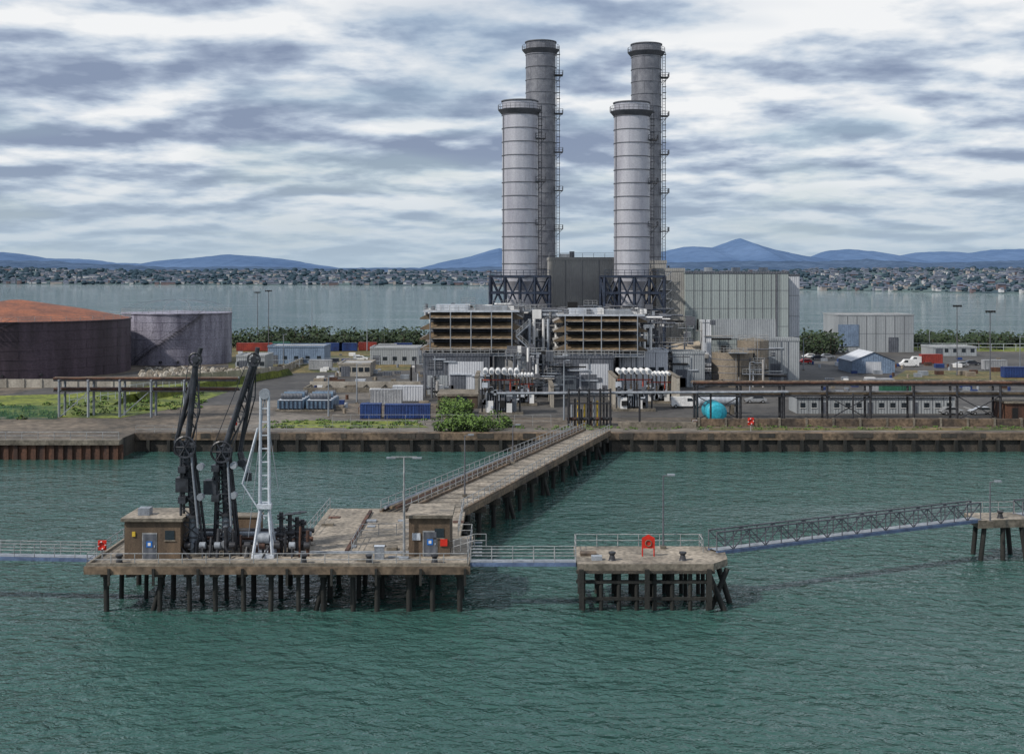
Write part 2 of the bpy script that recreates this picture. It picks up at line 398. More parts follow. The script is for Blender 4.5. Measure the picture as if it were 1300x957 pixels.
for (a0,b0),(a1,b1) in (((x0,y0),(x1,y1)),((x1,y1),(x2,y2)),((x2,y2),(x3,y3))):
    n=10
    for k in range(n):
        pa=Vector((a0,b0,0)).lerp(Vector((a1,b1,0)),k/n); pc=Vector((a0,b0,0)).lerp(Vector((a1,b1,0)),(k+1)/n)
        b.face([(pa.x,pa.y,G),(pc.x,pc.y,G),(pc.x,pc.y,G+1.9),(pa.x,pa.y,G+1.9)],'concrete_pale')
        b.face([(pa.x,pa.y,G+1.9),(pc.x,pc.y,G+1.9),(pc.x,pc.y+.3,G+1.9),(pa.x,pa.y+.3,G+1.9)],'concrete_pale')
        b.face([(pa.x,pa.y+.3,G+1.9),(pc.x,pc.y+.3,G+1.9),(pc.x,pc.y+.3,G),(pa.x,pa.y+.3,G)],'concrete_pale')
        b.cbox(pa.x,pa.y,G,.4,.5,2.0,'concrete_pale')
b.done()

# ------------------------------------------------------------------ power station
def block(name,x0,x1,y0,y1,z1,mat,roof='roof_pale',parapet=.5,gridx=0,gridz=0,z0=G):
    b=B(name); b.box(x0,x1,y0,y1,z0,z1,mat,top=roof)
    if parapet:
        b.box(x0-.12,x1+.12,y0-.12,y0+.2,z1-.25,z1+parapet,'clad_dk' if parapet<.3 else mat); b.box(x0-.12,x1+.12,y1-.2,y1+.12,z1-.25,z1+parapet,mat)
        b.box(x0-.12,x0+.2,y0+.2,y1-.2,z1-.25,z1+parapet,mat); b.box(x1-.2,x1+.12,y0+.2,y1-.2,z1-.25,z1+parapet,mat)
    for k in range(1,gridx):
        x=x0+(x1-x0)*k/gridx; b.box(x-.06,x+.06,y0-.05,y0+.01,z0+.2,z1-.3,'seam')
    for k in range(1,gridz):
        z=z0+(z1-z0)*k/gridz; b.box(x0+.02,x1-.02,y0-.03,y0+.01,z-.05,z+.05,'seam')
    return b
def louvre_panel(b,x0,x1,y,z0,z1,m='black',n=6,frame='clad_dk'):
    b.box(x0,x1,y-.04,y+.01,z0,z1,m)
    for k in range(n):
        z=z0+(z1-z0)*(k+.5)/n; b.face([(x0,y-.05,z+.12),(x1,y-.05,z+.12),(x1,y-.22,z-.08),(x0,y-.22,z-.08)],frame)
def wallbits(b,x0,x1,y,z0,z1,n,rnd=R):
    for _ in range(n):
        x=rnd.uniform(x0+.6,x1-1.8); k=rnd.random()
        if k<.3: b.tube((x,y-.15,z0),(x,y-.15,z1-.2),.09,'grey_steel',6)
        elif k<.55: z=rnd.uniform(z0+2,z1-2); b.box(x,x+1.1,y-.18,y-.06,z,z+.8,'clad_dk')
        elif k<.8: z=rnd.uniform(z0+2.5,z1-1); b.box(x,min(x1,x+rnd.uniform(2,5)),y-.25,y-.06,z,z+.2,'pale_steel')
        else: b.box(x,x+1.0,y-.1,y-.06,z0,z0+2.1,'seam')

Yb=318
b=block('boiler_house',X(697,Yb),X(782,Yb),Yb,Yb+16,Z(329,Yb),'clad_beige',gridx=4)
xa=X(712,Yb); b.box(xa,xa+2.5,Yb+4,Yb+8,Z(329,Yb),Z(322,Yb),'grey_steel'); b.box(X(724,Yb),X(730,Yb),Yb+3,Yb+5,Z(329,Yb),Z(319,Yb),'seam')
b.rail([(X(697,Yb),Yb,Z(327,Yb)),(X(782,Yb),Yb,Z(327,Yb))],r=.05,sp=3)
b.done()
b=block('boiler_house',X(784,Yb+2),X(846,Yb+2),Yb+2,Yb+14,Z(333,Yb),'clad_beige',gridx=3)
b.done()
b=block('stair_tower',X(833,308),X(869,308),308,322,Z(343,308),'clad_beige',gridx=2)
for k in range(5):
    z=18+k*2.3; b.box(X(838,308),X(852,308),306.6,308,z,z+.1,'grey_steel'); b.beam((X(838,308),306.6,z),(X(852,308),306.6,z+2.3),.12,'grey_steel')
b.rail([(X(838,308),306.7,28),(X(852,308),306.7,28)],r=.05)
b.done()
b=block('turbine_hall',X(870,306),X(1001,306),306,350,Z(346,306),'clad_green',parapet=.25,gridx=12,gridz=6)
b.box(X(905,306),X(985,306),305.88,306.0,Z(430,306),Z(405,306),'clad_grey')
b.box(X(985,306)-.1,X(985,306)+.35,305.8,305.96,G,Z(346,306)-.3,'seam')
for k in range(3): b.box(X(895+k*35,330),X(903+k*35,330),328,332,Z(346,306),Z(346,306)+1.4,'grey_steel')
b.done()
b=block('turbine_hall_annex',X(1001,312)+.1,X(1015,312),312,345,Z(349,312),'clad_white',parapet=.2,gridz=5); b.done()
b=block('switchgear_building',X(944,301),X(1012,301),299,305.6,Z(431,301),'clad_grey',parapet=.4,gridx=5)
b.box(X(978,299),X(990,299),298.93,299,G,G+4.5,'clad_dk'); b.box(X(953,299),X(965,299),298.93,299,G+1,G+3,'glass'); wallbits(b,X(944,301),X(1012,301),299,G,13,6); b.done()

def gable(name,x0,x1,y0,y1,ze,zr,wall,roof,doors=True):
    b=B(name); ym=(y0+y1)/2
    b.box(x0,x1,y0,y1,G,ze,wall)
    for s0,s1 in ((y0-.4,ym),(y1+.4,ym)):
        b.face([(x0-.3,s0,ze-.1),(x1+.3,s0,ze-.1),(x1+.3,s1,zr),(x0-.3,s1,zr)],roof)
    for xx in (x0,x1): b.face([(xx,y0,ze),(xx,y1,ze),(xx,ym,zr-.15)],wall)
    b.box(x0-.35,x1+.35,y0-.62,y0-.42,ze-.3,ze-.08,'white')
    n=int((x1-x0)/5)
    if doors:
        for k in range(n):
            xx=x0+(x1-x0)*(k+.5)/n
            if k%2: b.box(xx-1.5,xx+1.5,y0-.06,y0+.01,G+.05,G+3.8,'clad_dk')
            else: b.box(xx-1,xx+1,y0-.06,y0+.01,G+3,G+4.2,'glass')
    return b
b=gable('workshop',X(818,300),X(891,300),300,330,Z(446,300),Z(414,318),'clad_grey','roof_tan'); b.done()
b=block('lift_shaft',X(892,299),X(903,299),299,303,Z(408,299),'clad_white',parapet=.3); b.done()
b=block('gas_skid_building',X(852,290),X(892,290),287,296,Z(447,290),'clad_grey',parapet=.3,gridx=3)
b.box(X(858,287),X(872,287),286.9,287,G,G+4,'clad_dk'); wallbits(b,X(852,290),X(890,290),287,G,10,4); b.done()

def stack(name,cx,cy,r,z0,z1,mat,bands,dark=False):
    b=B(name)
    b.lathe(cx,cy,[(r,z0),(r,z1)],mat,48)
    n=bands
    for k in range(n+1):
        z=z0+(z1-z0)*k/n
        b.lathe(cx,cy,[(r+.003,z-.10),(r+.14,z-.08),(r+.14,z+.08),(r+.003,z+.10)],'seam' if (k%3==0 or not dark) else mat,48)
    for k in range(n):
        for j in range(6):
            t=2*math.pi*(j+.5*(k%2))/6+.3; za=z0+(z1-z0)*k/n; zb=z0+(z1-z0)*(k+1)/n
            b.tube((cx+r*math.cos(t),cy+r*math.sin(t),za),(cx+r*math.cos(t),cy+r*math.sin(t),zb),.035,mat if not dark else 'seam',4,caps=False)
    zz,rr=z1-2.0,r+1.0
    b.lathe(cx,cy,[(r,zz-1.2),(rr-.1,zz-.15),(rr,zz),(r,zz+.02)],'seam',48)
    for j in range(28):
        t=2*math.pi*j/28; p=(cx+rr*math.cos(t),cy+rr*math.sin(t),zz); b.tube(p,(p[0],p[1],zz+1.2),.05,'seam',4)
    for hh in (.5,1.15): b.lathe(cx,cy,[(rr,zz+hh),(rr,zz+hh+.1)],'seam',32)
    b.lathe(cx,cy,[(r,z1),(r+.25,z1),(r+.25,z1+.25),(r-.3,z1+.25),(r-.3,z1-2)],'seam',48)
    b.lathe(cx,cy,[(r-.3,z1-1),(0,z1-1)],'black',48)
    t=-.25; ex=cx+(r+.75)*math.cos(t); ey=cy+(r+.75)*math.sin(t)
    ztop=z1-2
    for dx in (-.35,.35): b.tube((ex+dx,ey,z0),(ex+dx,ey,ztop),.09,'seam',4)
    z=z0
    while z<ztop: 
        b.tube((ex-.35,ey,z),(ex+.35,ey,z),.05,'seam',4,caps=False)
        if int(z*2)%3==0: b.box(ex-.5,ex+.55,ey-.8,ey+.4,z,z+.08,'seam')
        z+=.8
    z=z1-9; 
    while z>z0+4:
        b.box(cx+r*.85,cx+r+1.9,cy-2.2,cy+1.2,z,z+.15,'seam')
        b.rail([(cx+r*.9,cy-2.2,z),(cx+r+1.9,cy-2.2,z),(cx+r+1.9,cy+1.2,z)],'seam',1.2,1,.06)
        b.beam((cx+r+.02,cy-1,z-2),(cx+r+1.7,cy-1,z),.12,'seam')
        z-=10.5
    return b
YA,YR=308,345
for cpf,cpr,ptf,ptr in ((660,686.5,130,55),(802,820.5,132,58)):
    cx=X(cpf,YA); r=22.5*YA/F; zb=Z(352,YA)
    s=stack('flue_stack',cx,YA,r,zb,Z(ptf,YA),'stack_pale',13)
    s.tube((cx-r*.93,YA-r*.45,zb),(cx-r*.93,YA-r*.45,Z(ptf,YA)-2),.09,'seam',5)
    s.done()
    s=stack('chimney',X(cpr,YR),YR,19*YR/F,G,Z(ptr,YR),'stack_dark',26,True); s.done()
    b=B('stack_support_frame'); hw=37*YA/F; z1=Z(351,YA); z0=Z(392,YA)
    ys=(YA-7,YA+6)
    for y in ys:
        for k in range(5):
            x=cx-hw+2*hw*k/4; b.beam((x,y,G),(x,y,z1),.55,'navy_steel')
        for z in (z0,(z0+z1)/2,z1): b.beam((cx-hw-.3,y,z),(cx+hw+.3,y,z),.55,'navy_steel')
        for k in range(4):
            xa=cx-hw+hw/2*k; xb=xa+hw/2
            b.beam((xa,y,z0),(xb,y,z1),.3,'navy_steel'); b.beam((xb,y,z0),(xa,y,z1),.3,'navy_steel')
    for x in (cx-hw,cx+hw):
        for z in (z0,z1): b.beam((x,ys[0],z),(x,ys[1],z),.5,'navy_steel')
        b.beam((x,ys[0],z0),(x,ys[1],z1),.3,'navy_steel')
    b.rail([(cx-hw,ys[0]-.3,z1+.3),(cx+hw,ys[0]-.3,z1+.3)],'navy_steel',1.2,1.5,.06)
    b.lathe(cx,YA,[(r,zb),(r*1.0,zb-1),(r*.72,zb-3.2),(r*.72,z0-3)],'stack_pale',40)
    b.done()
    b=block('boiler_casing',cx-hw+.8,cx+hw-.8,YA-6,YA+5,z0-.5,'clad_dk',parapet=0,gridx=5,gridz=3)
    b.rail([(cx-hw+.8,YA-6,z0-.5),(cx+hw-.8,YA-6,z0-.5)],'rail_steel',1.1,2,.06); b.done()

def filter_house(x0,x1,yf,z0,z1):
    b=B('air_intake_filter_house'); dep=11
    b.box(x0,x1,yf,yf+dep,z0,z1,'black',top='roof_pale')
    rows=4; h=(z1-z0)/rows; mods=4; w=(x1-x0)/mods
    for r_ in range(rows):
        za=z0+h*r_; out=2.4
        for k in range(mods):
            xa=x0+w*k+.06; xb=x0+w*(k+1)-.06
            b.face([(xa,yf,za+h*.98),(xb,yf,za+h*.98),(xb,yf-out,za+h*.46),(xa,yf-out,za+h*.46)],'louvre')
            b.face([(xa,yf-out,za+h*.46),(xb,yf-out,za+h*.46),(xb,yf-out,za+h*.41),(xa,yf-out,za+h*.41)],'louvre_g')
            b.face([(xa,yf,za+h*.36),(xb,yf,za+h*.36),(xb,yf-out*.55,za+h*.10),(xa,yf-out*.55,za+h*.10)],'clad_dk')
            for xx in (xa,xb): b.face([(xx,yf,za+h*.98),(xx,yf-out,za+h*.46),(xx,yf-out,za+h*.41),(xx,yf,za+h*.43)],'louvre_g')
        for side,sx in ((x0,-1),(x1,1)):
            for k in range(2):
                ya=yf+.4+k*5.2; yb=ya+4.9
                b.face([(side,ya,za+h*.95),(side,yb,za+h*.95),(side+sx*out,yb,za+h*.42),(side+sx*out,ya,za+h*.42)],'louvre_g')
                b.face([(side+sx*out,ya,za+h*.42),(side+sx*out,yb,za+h*.42),(side+sx*out,yb,za+h*.27),(side+sx*out,ya,za+h*.27)],'louvre_g')
                b.face([(side,ya,za+h*.95),(side+sx*out,ya,za+h*.42),(side+sx*out,ya,za+h*.27),(side,ya,za+h*.27)],'louvre')
    b.box(x0-1.6,x1+1.6,yf-1.9,yf+dep+.5,z1,z1+.35,'pale_steel',top='roof_pale')
    b.box(x0+1,x0+8,yf+2,yf+8,z1+.35,z1+1.5,'pale_steel'); b.box(x1-7,x1-1,yf+1,yf+7,z1+.35,z1+1.2,'grey_steel')
    for k in range(8): b.box(x0+k*2.4,x0+k*2.4+R.uniform(.5,1.6),yf+.5+R.random()*5,yf+2+R.random()*6,z1+.36,z1+.6+R.random()*1.1,R.choice(['grey_steel','white','clad_dk']))
    b.rail([(x0-1.4,yf-1.8,z1+.35),(x1+1.4,yf-1.8,z1+.35),(x1+1.4,yf+dep,z1+.35)],'rail_steel',1.1,1.8,.05)
    b.box(x0-.4,x1+.4,yf-.6,yf+dep,z0-.5,z0,'pale_steel')
    b.rail([(x0-1.5,yf-2.8,z0-.4),(x1+1.5,yf-2.8,z0-.4)],'rail_steel',1.1,1.5,.05)
    b.box(x0-1.6,x1+1.6,yf-2.9,yf-.6,z0-.55,z0-.42,'grey_steel')
    for k in range(6):
        x=x0+(x1-x0)*k/5; b.beam((x,yf-.3,G),(x,yf-.3,z0-.5),.35,'grey_steel')
    for k in range(5):
        x=x0+(x1-x0)*k/4; b.beam((x,yf-2.6,z0-.4),(x,yf-2.6,z1),.16,'grey_steel')
    b.face([(x0+2,yf+dep,z1-1),(x1-2,yf+dep,z1-1),(x1-5,yf+dep+9,z0),(x0+5,yf+dep+9,z0)],'pale_steel')
    return b
YF=272
filter_house(X(547,YF),X(650,YF),YF,Z(448,YF),Z(396,YF)).done()
filter_house(X(717,YF),X(808,YF),YF,Z(449,YF),Z(401,YF)).done()

def gt_hall(x0,x1,y0,ztop,white0,white1):
    b=block('gas_turbine_building',x0,x1,y0,y0+22,ztop,'clad_dk',parapet=.35,gridx=6)
    b.box(white0,white1,y0-.12,y0-.055,G+1.2,ztop-1.4,'clad_white')
    b.box(white0+.4,white0+3.6,y0-.2,y0-.125,G,G+4.4,'clad_dk')
    b.box(x0+.8,x0+5.2,y0-.12,y0-.055,G+.1,G+4.2,'clad_grey')
    b.rail([(x0,y0,ztop+.35),(x1,y0,ztop+.35)],r=.05)
    louvre_panel(b,x0+1,x0+4,y0,ztop-3,ztop-1)
    wallbits(b,x0,x1,y0-.12,G,ztop,8)
    return b
gt_hall(X(538,269),X(622,269),267.5,Z(450,269),X(570,269),X(614,269)).done()
gt_hall(X(700,269),X(778,269),267.5,Z(453,269),X(735,269),X(772,269)).done()
b=block('control_building',X(786,275),X(848,275),275,285,Z(446,275),'clad_white',parapet=.3,gridx=4)
for k in range(5): b.box(X(792+k*11,275),X(799+k*11,275),274.9,274.94,G+4,G+5.4,'glass')
b.done()
b=block('auxiliary_building',X(628,273),X(684,273),273,285,Z(452,273),'clad_white',parapet=.3,gridx=4)
b.box(X(636,273),X(652,273),272.85,272.94,G,G+4,'clad_dk'); b.done()

b=B('process_pipework')
def clutter(pxa,pxb,pya,pyb,Y,n,mats):
    for _ in range(n):
        x=X(R.uniform(pxa,pxb),Y); y=Y+R.uniform(-2,4); z=Z(R.uniform(pya,pyb),Y); m=R.choice(mats)
        k=R.random()
        if k<.35:
            l=R.uniform(2,7); b.tube((x,y,z),(x,y,max(G,z-l)),R.uniform(.08,.3),m,8)
        elif k<.6:
            l=R.uniform(2,8); b.tube((x,y,z),(x+l,y,z),R.uniform(.08,.25),m,8)
        elif k<.8: b.cbox(x,y,z-.8,R.uniform(.6,2.4),R.uniform(.6,2),R.uniform(.6,2.2),m)
        else:
            l=R.uniform(2,5); b.box(x,x+l,y,y+1.5,z,z+.15,'grey_steel'); b.rail([(x,y,z+.15),(x+l,y,z+.15)],r=.04,sp=1)
ms=['pale_steel','grey_steel','white','clad_dk','seam','clad_dk','louvre_g','black','seam']
clutter(655,712,392,500,284,190,ms)
clutter(640,700,440,510,262,80,ms)
clutter(775,850,400,500,288,150,ms)
clutter(835,905,395,480,297,40,ms)
clutter(540,700,385,400,290,60,ms)
clutter(700,830,388,402,292,60,ms)
clutter(515,560,440,500,290,26,ms)
clutter(530,560,470,510,262,16,ms)
clutter(905,975,440,490,288,26,ms)
for px in (672,678,690,696,706,812,818,826):
    x=X(px,280); b.tube((x,280,G),(x,280,Z(405 if px<750 else 415,280)),.32,'white' if px%4 else 'pale_steel',10)
for k in range(5):
    z=G+2+k*2.6; xa,xb=X(655,270),X(672,270)
    if k%2: xa,xb=xb,xa
    b.beam((xa,268.2,z),(xb,268.2,z+2.6),.25,'grey_steel'); b.rail([(xa,268.2,z),(xb,268.2,z+2.6)],r=.05,sp=1)
b.done()

def transformer(px0,px1,py,ztop_py):
    Y=F*(HC-G)/(py-H0); x0,x1=X(px0,Y),X(px1,Y); b=B('transformer')
    zt=Z(ztop_py,Y); zc=zt-1.6
    b.box(x0-.6,x1+.6,Y-.5,Y+7,G,G+.5,'concrete')
    b.box(x0+.6,x1-.6,Y+1.5,Y+5.5,G+.5,zc-2.5,'grey_steel')
    n=int((x1-x0-1.5)/.45)
    for k in range(n): 
        x=x0+.8+k*.45; b.box(x,x+.16,Y,Y+1.5,G+.9,zc-2.8,'grey_steel' if (k//4)%2 else 'clad_dk')
    b.beam((x0,Y+.6,zc-2.1),(x1,Y+.6,zc-2.1),.2,'blk_steel')
    b.beam((x0,Y+.6,zc-.2),(x1,Y+.6,zc-.2),.2,'redframe')
    for k in range(5):
        x=x0+(x1-x0)*k/4; b.beam((x,Y+.6,G),(x,Y+.6,zc),.22,'redframe' if k==3 else 'blk_steel')
    m=6
    for k in range(m):
        x=x0+(x1-x0)*(k+.5)/m; rr=(x1-x0)/m*.42
        b.tube((x,Y-.4,zt-rr+.2),(x,Y+4.5,zt-rr+.2),rr,'white',16)
        b.tube((x,Y-.46,zt-rr+.2),(x,Y-.401,zt-rr+.2),rr*.7,'grey_steel',16)
        b.tube((x,Y+1,zc-2.5),(x,Y+1,zt-rr),.14,'louvre',8,r2=.1)
        for q in range(4): b.tube((x,Y+1,zc-2.3+q*.35),(x,Y+1,zc-2.2+q*.35),.28,'louvre',8)
    b.cbox((x0+x1)/2-2,Y+.2,G+.5,1.2,.8,2.1,'white'); b.cbox((x0+x1)/2+1.5,Y+.1,G+.5,1.0,.7,1.7,'white')
    for k in range(18):
        xx=R.uniform(x0,x1-1); zz=R.uniform(G+.6,zc-1); b.cbox(xx,Y-.2,zz,R.uniform(.3,1.2),.5,R.uniform(.3,1.3),R.choice(['grey_steel','clad_dk','black','pale_steel','seam']))
    return b
transformer(612,660,527,470).done()
transformer(652,678,515,476).done()
transformer(783,828,522,470).done()
transformer(822,852,512,474).done()
for px,pa in ((606,470),(700,482),(779,470),(856,470)):
    Y=248; b=B('blast_wall'); x=X(px,Y); b.box(x-.3,x+.3,Y-6,Y+10,G,Z(pa,Y)-1,'concrete_pale'); b.box(x-.4,x+.4,Y-6.05,Y+10.05,Z(pa,Y)-1,Z(pa,Y)-.8,'concrete'); b.done()
b=B('pump_house'); x0=X(556,240);x1=X(606,240); b.box(x0,x1,240,250,G,Z(503,240),'hut_render',top='concrete'); b.box(x0-.2,x1+.2,239.8,250.2,Z(503,240),Z(500,240),'concrete')
b.box(x0+1,x0+2.2,239.9,240,G,G+2.1,'black'); b.box(x0+3.5,x0+5.5,239.9,240,G+1.5,G+2.7,'glass'); b.done()

for px,Yc,rp,pyt in ((931,292,27,447),(945,312,27,430)):
    b=B('water_tank'); cx=X(px,Yc); r=rp*Yc/F; zt=Z(pyt,Yc)
    if Yc>300: Yc=293.5; cx=X(956,Yc); r=3.6; zt=Z(432,Yc)
    b.lathe(cx,Yc,[(r,G),(r,zt)],'tank_tan',40); b.lathe(cx,Yc,[(r,zt),(0,zt+.7)],'concrete',40)
    for k in range(1,5): z=G+(zt-G)*k/5; b.lathe(cx,Yc,[(r+.003,z),(r+.07,z+.03),(r+.003,z+.14)],'seam',40)
    for hh in (.6,1.15): b.lathe(cx,Yc,[(r-.1,zt+hh),(r-.1,zt+hh+.08)],'rail_steel',32)
    for j in range(20):
        t=2*math.pi*j/20; b.tube((cx+(r-.1)*math.cos(t),Yc+(r-.1)*math.sin(t),zt),(cx+(r-.1)*math.cos(t),Yc+(r-.1)*math.sin(t),zt+1.2),.05,'rail_steel',4)
    for dx in (-.3,.3): b.tube((cx+dx,Yc-r-.3,G),(cx+dx,Yc-r-.3,zt+1),.06,'rail_steel',4)
    b.done()
b=block('warehouse',X(1064,420),X(1160,420),420,440,Z(400,420),'clad_grey',parapet=.3,gridx=8,gridz=2)
b.box(X(1064,420),X(1090,420),419.8,419.94,G+2,Z(412,420),'clad_blue'); b.box(X(1128,420),X(1140,420),419.85,419.94,G,G+5,'clad_dk'); b.done()
b=block('warehouse_annex',X(1050,424),X(1063,424),424,436,Z(432,424),'clad_grey',parapet=.2); b.done()
xg0,yg=W(1082,474,G)
b=B('gable_shed'); x0,x1=X(1082,yg),X(1136,yg); ze=Z(458,yg); zr=Z(447,yg); xm=(x0+x1)/2
b.box(x0,x1,yg,yg+14,G,ze,'clad_blue')
b.face([(x0,yg,ze),(x1,yg,ze),(xm,yg,zr)],'clad_blue')
b.face([(x0-.3,yg-.3,ze-.1),(xm,yg-.3,zr+.05),(xm,yg+14,zr+.05),(x0-.3,yg+14,ze-.1)],'clad_white')
b.face([(x1+.3,yg-.3,ze-.1),(xm,yg-.3,zr+.05),(xm,yg+14,zr+.05),(x1+.3,yg+14,ze-.1)],'clad_white')
b.box(xm-2,xm+2,yg-.06,yg,G,G+3,'clad_white'); b.done()
yo=231
b=B('site_office_row'); x0,x1=X(1012,yo),X(1212,yo); zt=Z(504,yo)
b.box(x0,x1,yo,yo+7,G,zt,'clad_grey',top='roof_pale'); b.box(x0-.3,x1+.3,yo-.35,yo+7.3,zt,zt+.22,'clad_white',top='roof_pale')
n=14
for k in range(n):
    xx=x0+(x1-x0)*(k+.5)/n
    if k%4==2: b.box(xx-.5,xx+.5,yo-.05,yo,G,G+2.1,'clad_dk')
    else: b.box(xx-.45,xx+.45,yo-.05,yo,G+1.1,G+2.0,'glass'); b.box(xx-.55,xx+.55,yo-.1,yo-.051,G+1.0,G+1.09,'white')
    b.box(x0+(x1-x0)*k/n-.04,x0+(x1-x0)*k/n+.04,yo-.03,yo,G,zt,'seam')
b.done()
for pxa,pxb,pyb,pyt,m in ((340,412,462,440,'clad_blue'),(470,532,463,442,'clad_grey'),(430,470,478,462,'concrete_pale'),(1185,1240,452,441,'clad_grey'),(300,336,470,452,'clad_grey')):
    xx,Y=W(pxa,pyb,G); b=block('low_building',X(pxa,Y),X(pxb,Y),Y,Y+12,Z(pyt,Y),m,parapet=.3)
    n=5
    for k in range(n): xq=X(pxa+(pxb-pxa)*(k+.5)/n,Y); b.box(xq-.6,xq+.6,Y-.06,Y,G+1.2,G+2.3,'glass')
    xq=X(pxa+3,Y); b.box(xq,xq+2.2,Y-.08,Y,G,G+2.6,'clad_dk')
    b.done()
xx,Y=W(1278,533,G); b=B('brick_substation'); b.box(X(1277,Y),X(1330,Y),Y,Y+6,G,Z(512,Y),'rust_wall'); b.box(X(1275,Y),X(1332,Y),Y-.3,Y+6.3,Z(512,Y),Z(510,Y),'concrete'); b.box(X(1285,Y),X(1292,Y),Y-.05,Y,G,G+2.1,'black'); b.done()

# ------------------------------------------------------------------ pipe racks
b=B('pipe_rack'); Y=221; zt=Z(489,Y)
x=X(885,Y); k=0
while x<130:
    for yy in (Y,Y+3.5): b.beam((x,yy,G),(x,yy,zt),.32,'blk_steel')
    for z in (zt,zt-1.9): b.beam((x,Y-.3,z),(x,Y+3.8,z),.3,'blk_steel')
    if k%3==0:
        b.beam((x,Y,G),(x+7.6,Y,zt-1.9),.16,'blk_steel'); b.beam((x+7.6,Y,G),(x,Y,zt-1.9),.16,'blk_steel')
    x+=7.6; k+=1
for yy in (Y,Y+3.5):
    for z in (zt,zt-1.9): b.beam((X(885,Y),yy,z),(130,yy,z),.28,'blk_steel')
for j,(yy,z,r,m) in enumerate([(Y+.6,zt+.35,.22,'rust_wall'),(Y+1.3,zt+.3,.18,'grey_steel'),(Y+2.1,zt+.4,.28,'tan_cap'),(Y+3,zt+.3,.16,'concrete'),(Y+.8,zt-1.5,.25,'louvre'),(Y+1.8,zt-1.5,.2,'rust_wall'),(Y+2.8,zt-1.5,.25,'grey_steel')]):
    b.tube((X(880,Y),yy,z),(130,yy,z),r,m,8)
b.done()
b=B('pipe_rack'); Y=225; zt=Z(483,Y)
for px in (75,112,152,192,234):
    x=X(px,Y)
    for yy in (Y,Y+3): b.beam((x,yy,G),(x,yy,zt),.34,'grey_steel')
    for z in (zt,zt-1.9): b.beam((x,Y-.4,z),(x,Y+3.4,z),.3,'grey_steel')
for yy in (Y,Y+3):
    for z in (zt,zt-1.9): b.beam((X(68,Y),yy,z),(X(300,Y),yy,z),.26,'blk_steel')
for yy,z,r,m in [(Y+.6,zt+.3,.22,'rust_wall'),(Y+1.5,zt+.3,.25,'louvre'),(Y+2.4,zt+.3,.18,'grey_steel'),(Y+1,zt-1.6,.25,'rust_wall'),(Y+2.2,zt-1.6,.25,'blk_steel')]:
    b.tube((X(66,Y),yy,z),(X(300,Y),yy,z),r,m,8)
for px in (75,152): b.beam((X(px,Y),Y,G),(X(px+38,Y),Y,zt-1.9),.14,'grey_steel')
b.done()
b=B('quay_pipeline')
for k in range(4):
    yy=213+k*.7; b.tube((X(880,213),yy,G+.6),(130,yy,G+.6),.2,['rust_wall','grey_steel','louvre','rust_wall'][k],8)
x=X(880,213)
while x<130: b.box(x,x+.4,212.6,215.5,G,G+.4,'concrete'); x+=4
b.done()
b=B('retaining_wall'); b.box(X(886,211),140,211,211.5,G,G+1.3,'tan_cap'); 
x=X(886,211)
while x<140: b.box(x,x+.35,210.85,211.6,G,G+1.42,'concrete'); x+=4.5
b.done()
b=B('retaining_wall'); b.box(X(785,209),X(884,209),209,209.4,G,G+1.0,'concrete'); b.done()

b=B('pressure_vessel'); Y=219; cx=X(910,Y); r=13*Y/F; z=Z(524,Y)
b.tube((cx,Y,z),(cx,Y+6,z),r,'turq',24); 
for j,(ra,dy) in enumerate(((1,0),(.8,.35),(.45,.55))):
    nx=((.8,.35),(.45,.55),(0.01,.6))[j]; b.tube((cx,Y-dy,z),(cx,Y-nx[1],z),r*ra,'turq',24,r2=r*nx[0],caps=False)
for yy in (Y+1,Y+4.5): b.box(cx-1.2,cx+1.2,yy,yy+.4,G,z-r*.6,'concrete')
b.done()
b=B('horizontal_vessel'); Y=231; z=Z(508,Y); xa,xb=X(888,Y),X(936,Y)
b.tube((xa,Y,z),(xb,Y,z),1.1,'pale_steel',20); b.tube((xa-.5,Y,z),(xa,Y,z),.6,'pale_steel',20,r2=1.1); b.tube((xb,Y,z),(xb+.5,Y,z),1.1,'pale_steel',20,r2=.6)
for xx in (xa+1,xb-1): b.box(xx-.3,xx+.3,Y-.9,Y+.9,G,z-.7,'concrete')
b.done()

# ------------------------------------------------------------------ containers, stored equipment
def container(px,py,l,m,h=2.6,yaw=0):
    x,y=W(px,py,G); b=B('shipping_container'); z0=G+.15
    b.box(x,x+l,y,y+2.44,z0,z0+h,m)
    for k in range(int(l/.6)): b.box(x+.3+k*.6,x+.55+k*.6,y-.04,y+.0,z0+.2,z0+h-.2,m)
    for xx in (x,x+l-.14): b.box(xx,xx+.14,y-.06,y-.002,z0-.15,z0+h+.02,m)
    b.box(x+.02,x+l-.02,y-.05,y+.01,z0+h-.15,z0+h+.02,m)
    return b.done()
container(457,532,3.6,'cont_blue',2.5); container(488,532,8,'cont_blue',2.4)
container(470,515,6.1,'cont_grey',3.0); container(498,510,6.1,'clad_white',3.0)
for px,py,m in ((300,446,'cont_red'),(322,446,'cont_red'),(345,444,'cont_green'),(412,446,'cont_blue'),(430,446,'cont_blue'),(455,445,'cont_red'),(480,447,'cont_grey'),(500,446,'cont_blue'),(392,470,'cont_grey'),(1170,462,'cont_red'),(1250,470,'cont_grey'),(1100,497,'cont_grey'),(1275,480,'cont_blue'),(1120,503,'cont_green')):
    container(px,py,6.1,m)
b=B('stored_heat_exchanger'); x0,y0=W(352,522,G)
